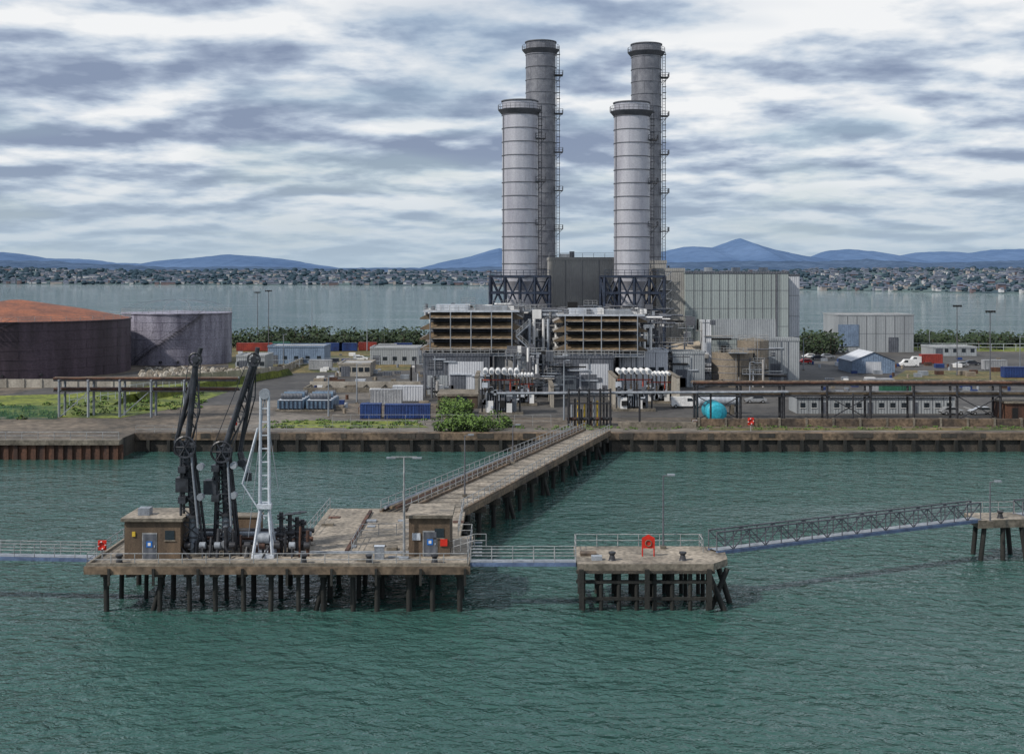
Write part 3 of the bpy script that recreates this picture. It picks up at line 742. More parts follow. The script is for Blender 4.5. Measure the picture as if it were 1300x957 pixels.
for j in range(3):
    for i in range(2):
        xx=x0+i*5.4; yy=y0+j*3.2
        b.box(xx,xx+4.9,yy,yy+2.6,G+.5,G+2.0,'equip_blue'); b.box(xx+.2,xx+4.7,yy-.1,yy+2.7,G+2.0,G+2.12,'pale_steel')
        b.tube((xx+.5,yy+1.3,G+2.7),(xx+4.4,yy+1.3,G+2.7),.55,'equip_blue' if j%2 else 'clad_dk',12)
        for q in range(6): b.box(xx+.4+q*.8,xx+.6+q*.8,yy-.15,yy,G+.3,G+2.0,'navy_steel')
b.box(x0-.3,x0+10.6,y0-.5,y0+9,G,G+.3,'concrete'); b.done()
b=B('concrete_culvert'); x0,y0=W(385,498,G); x1=X(530,y0); b.box(x0,x1,y0,y0+.5,G,G+1.0,'concrete'); b.box(x0,x1,y0+9,y0+9.5,G,G+1.6,'concrete_pale')
for k in range(7): xx=x0+(x1-x0)*k/6; b.box(xx,xx+.4,y0+.5,y0+9,G+.6,G+1.0,'concrete')
b.done()
b=B('yard_stores')
for _ in range(190):
    z_=R.random()
    if z_<.35: x,y=W(R.uniform(1030,1290),R.uniform(455,500),G)
    elif z_<.7: x,y=W(R.uniform(390,540),R.uniform(470,528),G)
    else: x,y=W(R.uniform(300,530),R.uniform(448,468),G)
    m=R.choice(['concrete','pale_steel','clad_dk','rust_wall','tank_tan','cont_blue','grey_steel','white']); s=R.uniform(.5,1.6)
    if R.random()<.25: b.tube((x,y,G+.02),(x,y,G+.95),.32,m,10)
    else: b.box(x,x+s*1.5,y,y+s,G+.1,G+.15+s*.7,m); b.box(x-.05,x+s*1.5+.05,y-.05,y+s+.05,G+.02,G+.1,'tank_tan')
b.done()

# ------------------------------------------------------------------ vehicles
def car(px,py,m,van=False,flip=1):
    x,y=W(px,py,G); b=B('parked_van' if van else 'parked_car'); L_=5.2 if van else 4.3; w=1.8; z=G+.02
    if van: prof=[(0,.35),(0,1.9),(.15,2.1),(3.9,2.1),(4.5,1.3),(5.15,1.05),(5.2,.35)]
    else: prof=[(0,.35),(0,.85),(.25,.95),(.85,1.4),(2.5,1.42),(3.2,.95),(4.15,.8),(4.3,.35)]
    P=[(x+flip*(a-L_/2),z+h) for a,h in prof]
    for yy in (y,y+w): b.face([(a,yy,h) for a,h in P],m)
    for k in range(len(P)):
        a=P[k]; c=P[(k+1)%len(P)]; b.face([(a[0],y,a[1]),(c[0],y,c[1]),(c[0],y+w,c[1]),(a[0],y+w,a[1])],m)
    win=[(3.0,1.25),(3.0,1.85),(3.85,1.85),(4.3,1.3)] if van else [(.55,.97),(.95,1.34),(2.4,1.34),(2.95,.97)]
    for yy in (y-.01,y+w+.01): b.face([(x+flip*(a-L_/2),yy,z+h) for a,h in win],'glass')
    for a in (.8,L_-.85):
        for yy in (y-.03,y+w-.17): b.tube((x+flip*(a-L_/2),yy,z+.33),(x+flip*(a-L_/2),yy+.2,z+.33),.33,'tyre',14); b.tube((x+flip*(a-L_/2),yy-.01,z+.33),(x+flip*(a-L_/2),yy+.21,z+.33),.18,'car_silver',10)
    b.box(x-L_/2-.04,x-L_/2+.1,y+.1,y+w-.1,z+.35,z+.55,'black'); b.box(x+L_/2-.1,x+L_/2+.04,y+.1,y+w-.1,z+.35,z+.55,'black')
    return b.done()
for px,py,m,v in ((1211,527,'car_silver',0),(1247,527,'car_silver',0),(1155,466,'car_white',1),(1166,462,'car_white',1),(1028,455,'car_white',0),(1040,457,'car_dark',0),(1052,455,'car_silver',0),(1022,462,'car_red',0),(446,462,'car_dark',0),(458,458,'car_white',0),(1070,505,'car_dark',0),(1220,466,'car_silver',0),(1236,464,'car_dark',0),(870,518,'car_white',1),(1180,459,'car_silver',0),(1105,462,'car_dark',0),(960,512,'car_silver',0)):
    car(px,py,m,v,R.choice((1,-1)))

# ------------------------------------------------------------------ fences and masts
b=B('palisade_fence')
y0=222
x=X(-60,y0)
while x<X(72,y0): b.box(x,x+.09,y0,y0+.04,G,G+2.4,'fence_green'); x+=.22
for z in (.5,2.0): b.box(X(-60,y0),X(72,y0),y0+.045,y0+.1,G+z,G+z+.08,'fence_green')
b.done()
b=B('chainlink_fence')
xa,ya=W(88,516,G); xb_,yb_=W(238,492,G)
b.rail([(xa,ya,G),(xb_,yb_,G)],'pale_steel',2.4,2.5,.05)
xa,ya=W(300,470,G); xb_,yb_=W(530,462,G); b.rail([(xa,ya,G),(xb_,yb_,G)],'pale_steel',2.4,3,.05)
b.rail([(X(420,209),211,G),(X(700,209),211,G)],'rail_steel',2.0,3,.03)
b.done()
b=B('chainlink_fence'); xa,ya=W(1012,444,G); xb_,yb_=W(1400,446,G); b.rail([(xa,ya,G),(xb_,yb_,G)],'pale_steel',2.4,4,.07); b.done()
def lamp(px,base,top,z=G,style='post',m='grey_steel',r=.09):
    x,y=W(px,base,z); zt=Z(top,y); b=B('floodlight_mast' if style=='mast' else 'street_lamp')
    b.tube((x,y,z),(x,y,zt),r*1.4,m,8,r2=r*.8); b.cbox(x,y,z,.5,.5,.25,'concrete')
    if style=='mast':
        b.box(x-1.0,x+1.0,y-.1,y+.1,zt-.1,zt+.05,m)
        for dx in (-.9,-.3,.3,.9): b.box(x+dx-.22,x+dx+.22,y-.35,y-.1,zt-.35,zt+.15,'black')
    elif style=='double':
        b.beam((x-1.1,y,zt),(x+1.1,y,zt),.1,m)
        for dx in (-1.1,1.1): b.box(x+dx-.4,x+dx+.4,y-.15,y+.15,zt-.14,zt-.02,'grey_steel')
    else:
        b.beam((x,y,zt),(x+.7,y-.2,zt+.15),.09,m); b.box(x+.35,x+1.0,y-.35,y-.02,zt+.05,zt+.2,'grey_steel')
    return b.done()
for a in ((327,436,371,'mast'),(341,448,369,'mast'),(396,436,379,'post'),(466,446,409,'post'),(1215,477,388,'mast'),(1257,492,395,'mast'),(1180,445,420,'post'),(1295,470,428,'post'),(417,530,477,'post'),(453,512,462,'post'),(360,462,425,'post'),(716,535,458,'post'),(952,500,460,'post'),(1020,470,430,'post')):
    lamp(a[0],a[1],a[2],G,a[3],'seam' if a[3]=='mast' else 'grey_steel',.12)
lamp(513,708,580,D,'double','rail_steel'); lamp(590,630,553,D,'post','seam',.07); lamp(842,696,604,D,'post','seam',.07); lamp(1257,664,612,D,'post','seam',.07); lamp(651,588,540,D,'post','seam',.07)

# ------------------------------------------------------------------ jetty head
xa,xb_=-35.5,-3.6; ya,yb_=104.9,117.0
b=B('jetty_platform')
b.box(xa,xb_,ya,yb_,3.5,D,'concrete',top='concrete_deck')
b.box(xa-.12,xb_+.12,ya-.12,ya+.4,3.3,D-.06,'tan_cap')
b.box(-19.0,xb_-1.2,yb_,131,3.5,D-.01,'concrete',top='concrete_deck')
xs=[xa+1.4+k*2.3+R.uniform(-.25,.25) for k in range(13)]+[xb_-.8]
for i,x in enumerate(xs):
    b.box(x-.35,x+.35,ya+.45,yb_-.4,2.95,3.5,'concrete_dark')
    for yy in (ya+.9,ya+5.2,yb_-2): 
        if R.random()<.85: b.tube((x+R.uniform(-.1,.1),yy,-3),(x,yy,3.0),R.uniform(.18,.24),'pile',10)
    if i in (2,8): b.tube((x-1.5,ya+1.2,-3),(x+.2,ya+1.2,3.0),.22,'pile',10)
for x in (-18,-13,-8,-4.5):
    for yy in (121,126,130): b.tube((x,yy,-3),(x,yy,3.5),.25,'pile',10)
b.box(xa+.02,xb_-.02,ya+.02,ya+.25,D,D+.2,'concrete'); b.box(xa+.02,xa+.25,ya+.25,yb_,D,D+.2,'concrete')
b.rail([(xa+.1,yb_-.2,D),(xa+.1,ya+4.4,D)]); b.rail([(xa+.1,ya+2.6,D),(xa+.1,ya+.12,D),(xb_-.1,ya+.12,D)],h=1.0)
b.rail([(xb_-.1,ya+.12,D),(xb_-.1,ya+1.2,D)]); b.rail([(xb_-.1,ya+3.2,D),(xb_-.1,yb_-.1,D),(xb_-1.4,yb_-.1,D),(xb_-1.4,131,D)])
b.rail([(xa+.1,yb_-.15,D),(-19,yb_-.15,D),(-18.9,131,D)])
b.rail([(-14,110,D),(-14,117,D),(-7.5,117.5,D)],sp=1.6)
for k in range(9): x=xa+2+k*3.7; b.box(x-.1,x+.1,ya-.3,ya-.13,2.4,D-.2,'pile')
b.box(-19,-6,109.4,109.75,D+.01,D+.18,'grey_steel'); b.box(-14.6,-14.3,110,129,D+.01,D+.22,'rust_wall')
for k in range(22): 
    x=R.uniform(-19,-5); y=R.uniform(106,127); b.cbox(x,y,D+.005,R.uniform(.4,1.3),R.uniform(.4,1),R.uniform(.03,.35),R.choice(['rust_wall','concrete','grey_steel','concrete_dark']))
b.done()

pl0=Vector((-13.6,129,D)); pl1=Vector((9.7,205,G+.15)); pr0=Vector((-5.0,129,D)); pr1=Vector((15.9,202.4,G+.15))
b=B('approach_jetty')
def lerp(a,c,t): return a.lerp(c,t)
n=26
for k in range(n):
    t0,t1=k/n,(k+1)/n
    A,Bq,C,Dq=lerp(pl0,pl1,t0),lerp(pr0,pr1,t0),lerp(pr0,pr1,t1),lerp(pl0,pl1,t1)
    up=Vector((0,0,.55))
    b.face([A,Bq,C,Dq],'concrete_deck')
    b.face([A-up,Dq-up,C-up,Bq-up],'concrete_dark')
    b.face([Bq,C,C-up,Bq-up],'tan_cap'); b.face([A-up,Dq-up,Dq,A],'tan_cap')
    b.beam(A+Vector((.3,0,.01)),Bq+Vector((-.3,0,.01)),.05,'concrete_dark')
for (P,Q,ox) in ((pl0,pl1,.2),(pr0,pr1,-.2),(pl0+Vector((2.6,0,0)),pl1+Vector((2.2,0,0)),0)):
    P=P+Vector((ox,0,.12)); Q=Q+Vector((ox,0,.12)); b.beam(P,Q,.3,'tan_cap')
    b.rail([P,Q],sp=2.0,r=.04)
for k in range(3): 
    o=Vector((.6+k*.6,0,.45)); b.tube(pl0+o,pl1+o,.17,['grey_steel','louvre','rust_wall'][k],8)
for k in range(14):
    t=(k+.3)/14; A=lerp(pl0,pl1,t); C=lerp(pr0,pr1,t); z=A.z-.55
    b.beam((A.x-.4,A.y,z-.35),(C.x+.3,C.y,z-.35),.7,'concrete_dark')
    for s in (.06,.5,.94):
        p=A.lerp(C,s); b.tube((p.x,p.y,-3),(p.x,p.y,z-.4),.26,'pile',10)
    if k%3==0: p=A.lerp(C,.94); b.tube((p.x+1.6,p.y,-3),(p.x,p.y,z-.5),.24,'pile',8)
b.done()
b=B('pipeline_gantry')
for px in (722,735,748,762,775):
    x,y=W(px,541,G); b.beam((x,y,G),(x,y,Z(493,y)),.25,'blk_steel')
x0,y=W(722,541,G); x1,_=W(775,541,G)
for py in (495,503,512): b.beam((x0,y,Z(py,y)),(x1,y,Z(py,y)),.22,'blk_steel')
for k in range(14): xx=x0+(x1-x0)*k/13; b.tube((xx,y+.8,G),(xx,y+.8,Z(R.uniform(492,520),y)),.16,R.choice(['blk_steel','grey_steel','rust_wall','yellow','blk_steel']),8); b.tube((xx-.3,y+.5,G+1.2),(xx+.3,y+.5,G+1.2),.28,R.choice(['rust_wall','blk_steel','blk_steel']),10)
for k in range(3): b.tube((x0-12,y+.6+k*.5,Z(500,y)),(x1+30,y+.6+k*.5,Z(498,y)),.2,'rust_wall' if k%2 else 'grey_steel',8)
for k in range(6): b.beam((x0-12+k*12,y+1,G),(x0-12+k*12,y+1,Z(500,y)),.25,'blk_steel')
b.done()

# ------------------------------------------------------------------ huts on the jetty
def hut(pxa,pxb,yf,dep,h,wallm,doors):
    b=B('jetty_hut'); x0,x1=X(pxa,yf),X(pxb,yf)
    b.box(x0,x1,yf,yf+dep,D,D+h,wallm); b.box(x0-.25,x1+.25,yf-.3,yf+dep+.25,D+h,D+h+.28,'concrete',top='concrete_deck')
    for k,(px,w,m) in enumerate(doors):
        x=X(px,yf); b.box(x-w/2-.08,x+w/2+.08,yf-.05,yf+.0,D,D+2.2,'rail_steel'); b.box(x-w/2,x+w/2,yf-.09,yf-.051,D+.02,D+2.1,m)
        b.box(x-.25,x+.25,yf-.12,yf-.095,D+1.0,D+1.5,'signblue'); b.box(x-.12,x+.12,yf-.14,yf-.125,D+1.12,D+1.38,'white')
        b.box(x+w/2-.14,x+w/2-.07,yf-.16,yf-.09,D+1.0,D+1.15,'pale_steel')
    b.box(x1-1.3,x1-.5,yf-.06,yf,D+1.6,D+2.4,'glass'); b.box(x1-1.4,x1-.4,yf-.09,yf-.061,D+1.5,D+1.59,'concrete')
    return b
h=hut(158,229,107.6,4.5,3.2,'hut_render',[(190,1.1,'clad_dk')])
h.box(X(168,107.6),X(172,107.6),107.5,107.6,D+1.9,D+2.3,'yellow'); h.box(X(162,109)+1,X(162,109)+2,108.6,109.6,D+3.48,D+4.1,'grey_steel'); h.done()
h=hut(519,571,108.5,5,3.3,'hut_render',[(546,1.1,'clad_dk')])
h.box(X(559,108.5),X(568,108.5),108.38,108.45,D+.9,D+1.5,'red'); h.box(X(519,108.5)+.3,X(519,108.5)+1.0,108.4,108.5,D+1.4,D+2.0,'pale_steel'); h.done()
b=B('equipment_kiosk'); x0=X(296,115); b.box(x0,x0+2.4,115,116.6,D,D+2.1,'hut_render'); b.box(x0-.1,x0+2.5,114.9,116.7,D+2.1,D+2.25,'concrete'); b.done()

# ------------------------------------------------------------------ marine loading arms
def arm(pxb, joint, apex, tip, Y, m='arm_steel'):
    b=B('marine_loading_arm'); x=X(pxb,Y)
    zj=Z(joint[1],Y); xj=X(joint[0],Y); za=Z(apex[1],Y); xA=X(apex[0],Y); zt=Z(tip[1],Y); xt=X(tip[0],Y)
    b.tube((x,Y,D),(x,Y,D+.3),.95,'concrete',16); b.tube((x,Y,D+.3),(x,Y,D+3.4),.42,'grey_steel',14); b.tube((x,Y,D+3.3),(x,Y,D+3.5),.7,'blk_steel',14)
    b.tube((x-.1,Y-.8,D+.9),(x-.1,Y+3,D+.9),.3,'grey_steel',12)
    for dy in (-.8,.8): b.beam((x+dy*1.1,Y,D+.1),(x,Y,D+3),.16,m)
    b.tube((x,Y,D+3.4),(xj,Y,zj),.34,m,12)
    L1=[Vector((x-1.0,Y-.5,D+.3)),Vector((x+1.0,Y-.5,D+.3)),Vector((x-1.0,Y+.6,D+.3)),Vector((x+1.0,Y+.6,D+.3))]
    L2=[Vector((xj-.45,Y-.4,zj)),Vector((xj+.45,Y-.4,zj)),Vector((xj-.45,Y+.4,zj)),Vector((xj+.45,Y+.4,zj))]
    for p,q in zip(L1,L2): b.beam(p,q,.17,m)
    for k in range(7):
        t0,t1=k/7,(k+1)/7
        b.beam(L1[0].lerp(L2[0],t0),L1[1].lerp(L2[1],t1),.09,m); b.beam(L1[1].lerp(L2[1],t0),L1[0].lerp(L2[0],t1),.09,m)
        b.beam(L1[0].lerp(L2[0],t1),L1[1].lerp(L2[1],t1),.1,m); b.beam(L1[2].lerp(L2[2],t0),L1[3].lerp(L2[3],t1),.08,m)
        b.beam(L1[0].lerp(L2[0],t1),L1[2].lerp(L2[2],t1),.09,m)
    for k in range(2):
        z=D+4.6+k*2.6; b.box(x-1.15,x-.5,Y-.9,Y+.1,z,z+.55,m); b.tube((x+.7,Y-.7,z+.5),(x+.7,Y-.1,z+.5),.3,'grey_steel',12)
    b.tube((x+.55,Y-.75,D+2.5),(xj+.45,Y-.6,zj-.5),.1,'grey_steel',8)
    b.tube((xj,Y-.7,zj),(xj,Y+.7,zj),.5,m,16)
    for k in range(18):
        t0,t1=2*math.pi*k/18,2*math.pi*(k+1)/18; c=Vector((xj,Y-.85,zj))
        b.tube(c+Vector((math.cos(t0),0,math.sin(t0)))*.9,c+Vector((math.cos(t1),0,math.sin(t1)))*.9,.1,m,5,caps=False)
        if k%3==0: b.tube(c,c+Vector((math.cos(t0),0,math.sin(t0)))*.9,.07,m,5)
    P=Vector((xj,Y,zj)); Q=Vector((xA,Y,za)); d=(Q-P).normalized(); s=Vector((d.z,0,-d.x))
    b.tube(P-d*2.2,Q,.26,m,12)
    mid=P.lerp(Q,.42)
    b.beam(P-d*1.6,mid+s*.75,.13,m); b.beam(mid+s*.75,Q,.11,m)
    for k in range(9):
        t=k/9; hgt=.75*(t/.42 if t<.42 else (1-t)/.58); t2=min(1,t+.1)
        b.beam(P.lerp(Q,t)+s*hgt,P.lerp(Q,t2),.08,m)
        if hgt>.05: b.beam(P.lerp(Q,t),P.lerp(Q,t)+s*hgt,.07,m)
    T=P-d*3.4; b.beam(P,T,.28,m); b.box(T.x-.55,T.x+.55,Y-.6,Y+.6,T.z-.5,T.z+.7,m)
    for k in range(16):
        t0,t1=2*math.pi*k/16,2*math.pi*(k+1)/16; c=Vector((xA,Y-.3,za))
        b.tube(c+Vector((math.cos(t0),0,math.sin(t0)))*.55,c+Vector((math.cos(t1),0,math.sin(t1)))*.55,.09,m,5,caps=False)
        if k%4==0: b.tube(c,c+Vector((math.cos(t0),0,math.sin(t0)))*.55,.06,m,5)
    b.tube((xA,Y-.4,za),(xA,Y+.7,za),.28,m,14)
    o=Vector((0,.6,0)); A2=Q+o; T2=Vector((xt,Y+.6,zt)); d2=(T2-A2).normalized()
    b.tube(A2-d2*1.0,T2,.2,m,10); s2=Vector((d2.z,0,-d2.x)); md=A2.lerp(T2,.4)
    b.beam(A2,md-s2*.5,.08,m); b.beam(md-s2*.5,T2,.08,m); b.beam(md,md-s2*.5,.07,m)
    b.tube(T2,T2+Vector((.2,0,-.9)),.28,m,12); b.tube(T2+Vector((.2,-.4,-.9)),T2+Vector((.2,.5,-.9)),.38,m,14); b.tube(T2+Vector((.2,0,-1)),T2+Vector((.7,0,-1.8)),.25,'grey_steel',12); b.tube(T2+Vector((.7,0,-1.8)),T2+Vector((.7,0,-2.5)),.32,m,12)
    for q in (.9,-.9): b.tube((xj+q,Y-.85,zj),(xA+q*.55,Y-.3,za),.035,m,4,caps=False)
    return b
arm(246,(238,566),(249,456),(222,560),109).done()
arm(288,(284,572),(323,456),(303,575),109.8).done()
b=B('hose_handling_crane'); Y=108.6; x=X(336,Y)
for dx,tp in ((-.42,497),(.42,500)): b.tube((x+dx,Y,D+3),(x+dx*.8,Y,Z(tp,Y)),.15,'pale_steel',10,r2=.12)
for k in range(9): z=D+3.5+k*1.15; b.beam((x-.4,Y,z),(x+.4,Y,z),.1,'pale_steel')
for k in range(4): z=D+3.5+k*2.3; b.beam((x-.4,Y,z),(x+.4,Y,z+1.15),.06,'grey_steel')
for dx in (-1,1):
    for dy in (-.9,.9): b.beam((x+dx*.85,Y+dy,D),(x+dx*.35,Y,D+4.2),.2,'pale_steel')
b.box(x-.95,x+.95,Y-1,Y+1,D,D+.3,'pale_steel'); b.box(x-.6,x+.6,Y-.35,Y+.35,D+4.1,D+4.5,'pale_steel')
b.tube((x-.5,Y-.3,D+1.6),(x+.5,Y-.3,D+1.6),.45,'grey_steel',14)
b.tube((x,Y-.2,Z(500,Y)),(x,Y+.2,Z(500,Y)),.45,'grey_steel',16)
for dx,dz in ((-1.4,12),(-1.9,9),(1.2,8)): b.tube((x,Y,Z(505,Y)),(x+dx,Y,Z(505,Y)-dz),.03,'grey_steel',4)
b.beam((x-1.9,Y,D+6.2),(x-.6,Y,D+11),.14,'pale_steel'); b.beam((x-1.9,Y,D+6.2),(x+.0,Y,D+3.2),.1,'pale_steel'); b.done()
b=B('pipe_manifold')
for k in range(4):
    z=D+.7+(k%2)*.6; yy=110.8+k*.75
    b.tube((X(228,110),yy,z),(X(392,110),yy,z),.22,['blk_steel','grey_steel','rust_wall','blk_steel'][k],10)
for k in range(18):
    x=X(232,109)+k*.64; b.tube((x,108.4+R.uniform(-.5,.6),D),(x,108.6,D+R.uniform(.8,2.6)),R.uniform(.08,.2),R.choice(['blk_steel','blk_steel','grey_steel','rust_wall']),8)
    if k%2: b.tube((x-.25,108.2,D+1),(x+.25,108.2,D+1),.3,R.choice(['blk_steel','grey_steel','blk_steel','rust_wall']),12)
    if k%3==0: b.beam((x,108,D+1),(x+R.uniform(-1,1),107.4,D+.1),.12,'blk_steel')
for j,px in enumerate((357,368,377,384)):
    Y=109.5+j*.5; x=X(px,Y); b.tube((x,Y,D),(x,Y,D+3.6-.3*j),.18,'blk_steel',10)
    for z in (1.2,2.2,3.0-.2*j): b.tube((x,Y,D+z),(x,Y,D+z+.14),.36,'blk_steel',12)
    b.tube((x-.4,Y,D+1.7),(x+.4,Y,D+1.7),.24,'blk_steel',10); b.tube((x,Y,D+3.3),(x,Y,D+3.38),.4,'blk_steel',14); b.tube((x,Y-.4,D+.7),(x,Y+3,D+.7),.2,'rust_wall' if j==1 else 'blk_steel',10)
b.done()
def bollard(x,y,z=D):
    b=B('mooring_bollard'); b.lathe(x,y,[(.35,z),(.28,z+.1),(.2,z+.45),(.32,z+.6),(.3,z+.72),(0,z+.76)],'blk_steel',14); b.done()
for x in (-33,-17.5,-12,-6.5): bollard(x,105.9)
b=B('deck_cabinet'); b.cbox(-11.3,107.4,D,.8,.5,1.1,'grey_steel'); b.cbox(-11.3,107.4,D+1.1,.9,.6,.05,'pale_steel'); b.done()

# ------------------------------------------------------------------ mooring dolphin
b=B('mooring_dolphin'); x0,x1,y0,y1=5.5,16.9,105.6,112.6
b.box(x0,x1,y0,y1,3.45,D,'concrete',top='concrete_deck'); b.box(x0-.1,x1+.1,y0-.1,y0+.5,3.2,3.44,'concrete_dark')
b.extr([(x1,y0+.2),(x1+1.5,y0+2),(x1+1.9,y1-.3),(x1,y1)],3.4,D-.01,'concrete',top='concrete_deck')
for k in range(8):
    x=x0+.5+k*1.5
    for yy in (y0+.5,y0+3.4,y1-.8): b.tube((x,yy,-3),(x,yy,3.2),.19,'pile',10)
for z in (2.4,1.0): b.beam((x0+.2,y0+.4,z),(x1,y0+.4,z),.24,'pile'); b.beam((x0+.2,y1-.6,z),(x1,y1-.6,z),.24,'pile'); b.beam((x0+.4,y0,z),(x0+.4,y1,z),.24,'pile')
for xs_ in (x0+.3,x0+5.8,x1-.4): b.box(xs_-.2,xs_+.2,y0-.4,y0-.11,.3,3.6,'pile')
b.tube((x1+2.2,y0+.3,-3),(x1-.4,y0+.6,3.2),.25,'pile',10); b.tube((x1-1.5,y0+.1,-3),(x1+1.4,y0+1.5,3.3),.23,'pile',10); b.tube((x1+2.8,y0+3,-3),(x1+.8,y0+3,3.3),.25,'pile',10)
b.rail([(x0+.2,y1-.2,D),(x1,y1-.2,D)],h=1.1); b.rail([(x1-.2,y1-.2,D),(x1-.2,y0+4.5,D)])
b.rail([(x0+.1,y0+4.8,D),(x0+.1,y1-.2,D)])
b.cbox(7.2,107.2,D,.9,.7,.35,'grey_steel'); b.cbox(6.6,109,D,1.4,1,.25,'tan_cap')
b.done()
bollard(8.5,107); bollard(14.5,107)
def catwalk(name,p,q,truss=0,w=1.2,m='blue_walk',rm='rail_steel'):
    b=B(name); p=Vector(p); q=Vector(q); d=(q-p); Ln=d.length; d.normalize(); s=Vector((-d.y,d.x,0)).normalized()*w/2
    up=Vector((0,0,.35))
    for sg in (s,-s):
        b.tube(p+sg-up/2,q+sg-up/2,.20,m,4)
    b.face([p-s,q-s,q+s,p+s],'grey_steel')
    n=int(Ln/1.8)
    for k in range(n+1): c=p.lerp(q,k/n); b.beam(c-s-up,c+s-up,.1,m)
    if truss:
        n=int(Ln/1.7); H=Vector((0,0,truss))
        for sg in (s,-s):
            b.beam(p+sg+H,q+sg+H,.12,rm); b.beam(p+sg+H*.5,q+sg+H*.5,.05,rm)
            for k in range(n+1):
                a=p.lerp(q,k/n)+sg; b.beam(a,a+H,.08,rm)
                if k<n:
                    c=p.lerp(q,(k+1)/n)+sg
                    if k%2: b.beam(a,c+H,.08,rm)
                    else: b.beam(a+H,c,.08,rm)
    else:
        b.rail([p+s,q+s],rm,1.1,1.8,.035); b.rail([p-s,q-s],rm,1.1,1.8,.035)
    return b.done()
catwalk('steel_catwalk',(-75,111.6,D),(-35.6,108.4,D))
catwalk('steel_catwalk',(-3.5,107,D-.05),(5.4,107,D-.05))
catwalk('truss_footbridge',(17.6,110.5,D+.15),(46.0,125,D+.15),truss=1.6,rm='seam')
catwalk('truss_footbridge',(51.0,127.0,D+.15),(80,140,D+.15),truss=1.3,rm='seam')
b=B('access_steps')
for k in range(5): b.box(-3.4,-2.6,108.6+k*.35,108.9+k*.35,D+k*.2,D+k*.2+.06,'grey_steel')
b.rail([(-5.6,109,D),(-3.2,107.6,D+1.0),(-2.2,107.6,D+1.0)],sp=.7); b.done()
b=B('mooring_dolphin'); cx,cy=48.6,126.2
b.extr([(cx-2.7,cy-2.2),(cx+2.7,cy-1.4),(cx+2.7,cy+2.2),(cx-2.7,cy+1.8)],3.3,D+.1,'concrete',top='concrete_deck')
for dx,dy,sx in ((-1.9,-1.6,-.7),(0,-1.4,0),(1.9,-1.2,.9),(-1.6,1.4,-.6),(1.6,1.6,.6)): b.tube((cx+dx+sx,cy+dy,-3),(cx+dx,cy+dy,3.4),.24,'pile',10)
b.rail([(cx-2.5,cy+1.6,D+.1),(cx+2.5,cy+2.0,D+.1)]); b.done()
bollard(48.5,125.2,D+.1)

# ------------------------------------------------------------------ lifebuoys, signs
def lifebuoy(x,y,z,big=1.0):
    b=B('lifebuoy_station'); b.beam((x,y,z),(x,y,z+1.5*big),.09,'rail_steel'); b.box(x-.36*big,x+.36*big,y-.06,y-.02,z+.75*big,z+1.6*big,'red')
    n=20; c=Vector((x,y-.12,z+1.17*big)); rr=.3*big
    for k in range(n):
        t0,t1=2*math.pi*k/n,2*math.pi*(k+1)/n
        b.tube(c+Vector((math.cos(t0)*rr,0,math.sin(t0)*rr)),c+Vector((math.cos(t1)*rr,0,math.sin(t1)*rr)),.075*big,'white' if k%5==0 else 'red',6,caps=False)
    b.done()
lifebuoy(X(130,107.5),107.5,D)
x,y=W(282,557,G); lifebuoy(x,yq+.8,G,1.4); x,y=W(968,557,G); lifebuoy(x,204.6,G,1.4)
b=B('warning_sign'); Y=108.5; x=X(823,Y)
for dx in (-.5,.5): b.beam((x+dx,Y,D),(x+dx,Y,D+1.5),.08,'red')
b.box(x-.55,x+.55,Y-.08,Y-.02,D+.7,D+1.6,'red'); b.face([(x-.55,Y-.05,D+1.6),(x+.55,Y-.05,D+1.6),(x,Y-.05,D+1.9)],'red')
for k in range(16):
    t0,t1=2*math.pi*k/16,2*math.pi*(k+1)/16
    b.tube((x+.26*math.cos(t0),Y-.13,D+1.15+.26*math.sin(t0)),(x+.26*math.cos(t1),Y-.13,D+1.15+.26*math.sin(t1)),.045,'louvre',6,caps=False)
b.done()

# ------------------------------------------------------------------ sky
w=bpy.data.worlds.new('World'); scene.world=w; w.use_nodes=True
nt=w.node_tree; N=nt.nodes; L=nt.links; bg=N['Background']
EL,AZ=math.radians(44),math.radians(238)
sky=N.new('ShaderNodeTexSky'); sky.sky_type='NISHITA'; sky.sun_disc=False; sky.sun_elevation=EL; sky.sun_rotation=AZ
tc=N.new('ShaderNodeTexCoord'); sp=N.new('ShaderNodeSeparateXYZ'); L.new(tc.outputs['Generated'],sp.inputs[0])
def M(op,a,b_=None,c=None,clamp=False):
    n=N.new('ShaderNodeMath'); n.operation=op; n.use_clamp=clamp
    for i,v in enumerate((a,b_,c)):
        if v is None: continue
        if isinstance(v,(int,float)): n.inputs[i].default_value=v
        else: L.new(v,n.inputs[i])
    return n.outputs[0]
zz=M('MAXIMUM',sp.outputs[2],0.0); den=M('ADD',zz,.15)
u=M('DIVIDE',sp.outputs[0],den); v=M('DIVIDE',sp.outputs[1],den)
cb=N.new('ShaderNodeCombineXYZ'); L.new(u,cb.inputs[0]); L.new(v,cb.inputs[1])
def wn(sc,det,dist,off,rough=.55,sx=1.0):
    mp=N.new('ShaderNodeMapping'); mp.inputs['Location'].default_value=off; mp.inputs['Scale'].default_value=(sx,1,1); L.new(cb.outputs[0],mp.inputs[0])
    n=N.new('ShaderNodeTexNoise'); n.inputs['Scale'].default_value=sc; n.inputs['Detail'].default_value=det; n.inputs['Distortion'].default_value=dist; n.inputs['Roughness'].default_value=rough
    L.new(mp.outputs[0],n.inputs['Vector']); return n.outputs[0]
base=(8.4,2.7,0)
c1=wn(2.3,7,.1,base,.52,.95); c1b=wn(2.3,7,.1,(base[0],base[1]-.13,0),.52,.95)
big=wn(.8,2,.2,(5.3,4.2,0),.5,.7)
cov=wn(1.3,3,.2,(1.3,9.2,0),.5,.8)
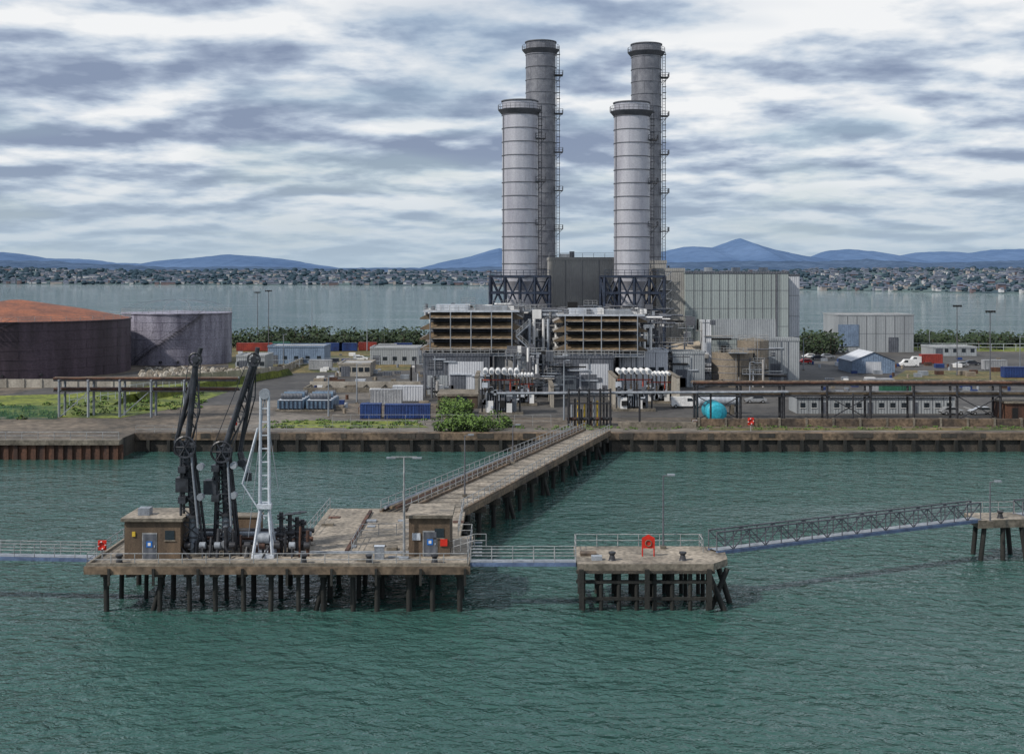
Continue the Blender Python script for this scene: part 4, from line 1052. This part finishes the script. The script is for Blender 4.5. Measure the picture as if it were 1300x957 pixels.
emb=M('SUBTRACT',c1,c1b)
tone=M('MULTIPLY_ADD',big,.40,M('MULTIPLY',c1,.68))
tone=M('MULTIPLY_ADD',emb,.75,tone)
tone=M('MULTIPLY_ADD',sp.outputs[0],.07,tone)
ramp=N.new('ShaderNodeValToRGB'); e=ramp.color_ramp.elements
e[0].position=.39; e[0].color=(.25,.31,.44,1); e[1].position=.68; e[1].color=(.92,.93,.94,1)
for p,c in ((.46,(.35,.42,.55,1)),(.515,(.47,.55,.67,1)),(.56,(.62,.69,.78,1)),(.61,(.76,.80,.85,1))):
    q=e.new(p); q.color=c
L.new(tone,ramp.inputs[0])
sc=N.new('ShaderNodeVectorMath'); sc.operation='SCALE'; L.new(ramp.outputs[0],sc.inputs[0]); sc.inputs['Scale'].default_value=9.0
mix=N.new('ShaderNodeMix'); mix.data_type='RGBA'; L.new(sky.outputs[0],mix.inputs[6]); L.new(sc.outputs[0],mix.inputs[7])
cm=N.new('ShaderNodeMapRange'); cm.inputs[1].default_value=.36; cm.inputs[2].default_value=.5; cm.inputs[3].default_value=.62; cm.inputs[4].default_value=.97
L.new(cov,cm.inputs[0]); L.new(cm.outputs[0],mix.inputs[0])
hz=N.new('ShaderNodeMapRange'); hz.inputs[1].default_value=.0; hz.inputs[2].default_value=.11; hz.inputs[3].default_value=.85; hz.inputs[4].default_value=0; hz.interpolation_type='SMOOTHSTEP'
L.new(zz,hz.inputs[0])
mix2=N.new('ShaderNodeMix'); mix2.data_type='RGBA'; L.new(hz.outputs[0],mix2.inputs[0]); L.new(mix.outputs[2],mix2.inputs[6]); mix2.inputs[7].default_value=(3.9,4.9,5.8,1)
L.new(mix2.outputs[2],bg.inputs[0]); bg.inputs[1].default_value=.11

sl=bpy.data.lights.new('sun','SUN'); sl.energy=3.8; sl.angle=math.radians(2.5); sl.color=(1,.94,.85)
so=bpy.data.objects.new('sun',sl); scene.collection.objects.link(so)
dirv=Vector((math.sin(AZ)*math.cos(EL),math.cos(AZ)*math.cos(EL),math.sin(EL)))
so.rotation_euler=dirv.to_track_quat('Z','Y').to_euler(); so.location=(-60,-40,120)

# ------------------------------------------------------------------ camera
cam=bpy.data.cameras.new('camera'); co=bpy.data.objects.new('camera',cam); scene.collection.objects.link(co)
co.location=(0,0,HC); co.rotation_euler=(math.radians(90),0,0)
cam.sensor_width=36; cam.lens=36*F/1300; cam.shift_y=-(478.5-H0)/1300; cam.clip_end=60000; cam.clip_start=.5
scene.camera=co
scene.view_settings.view_transform='Standard'; scene.view_settings.look='None'; scene.view_settings.exposure=0
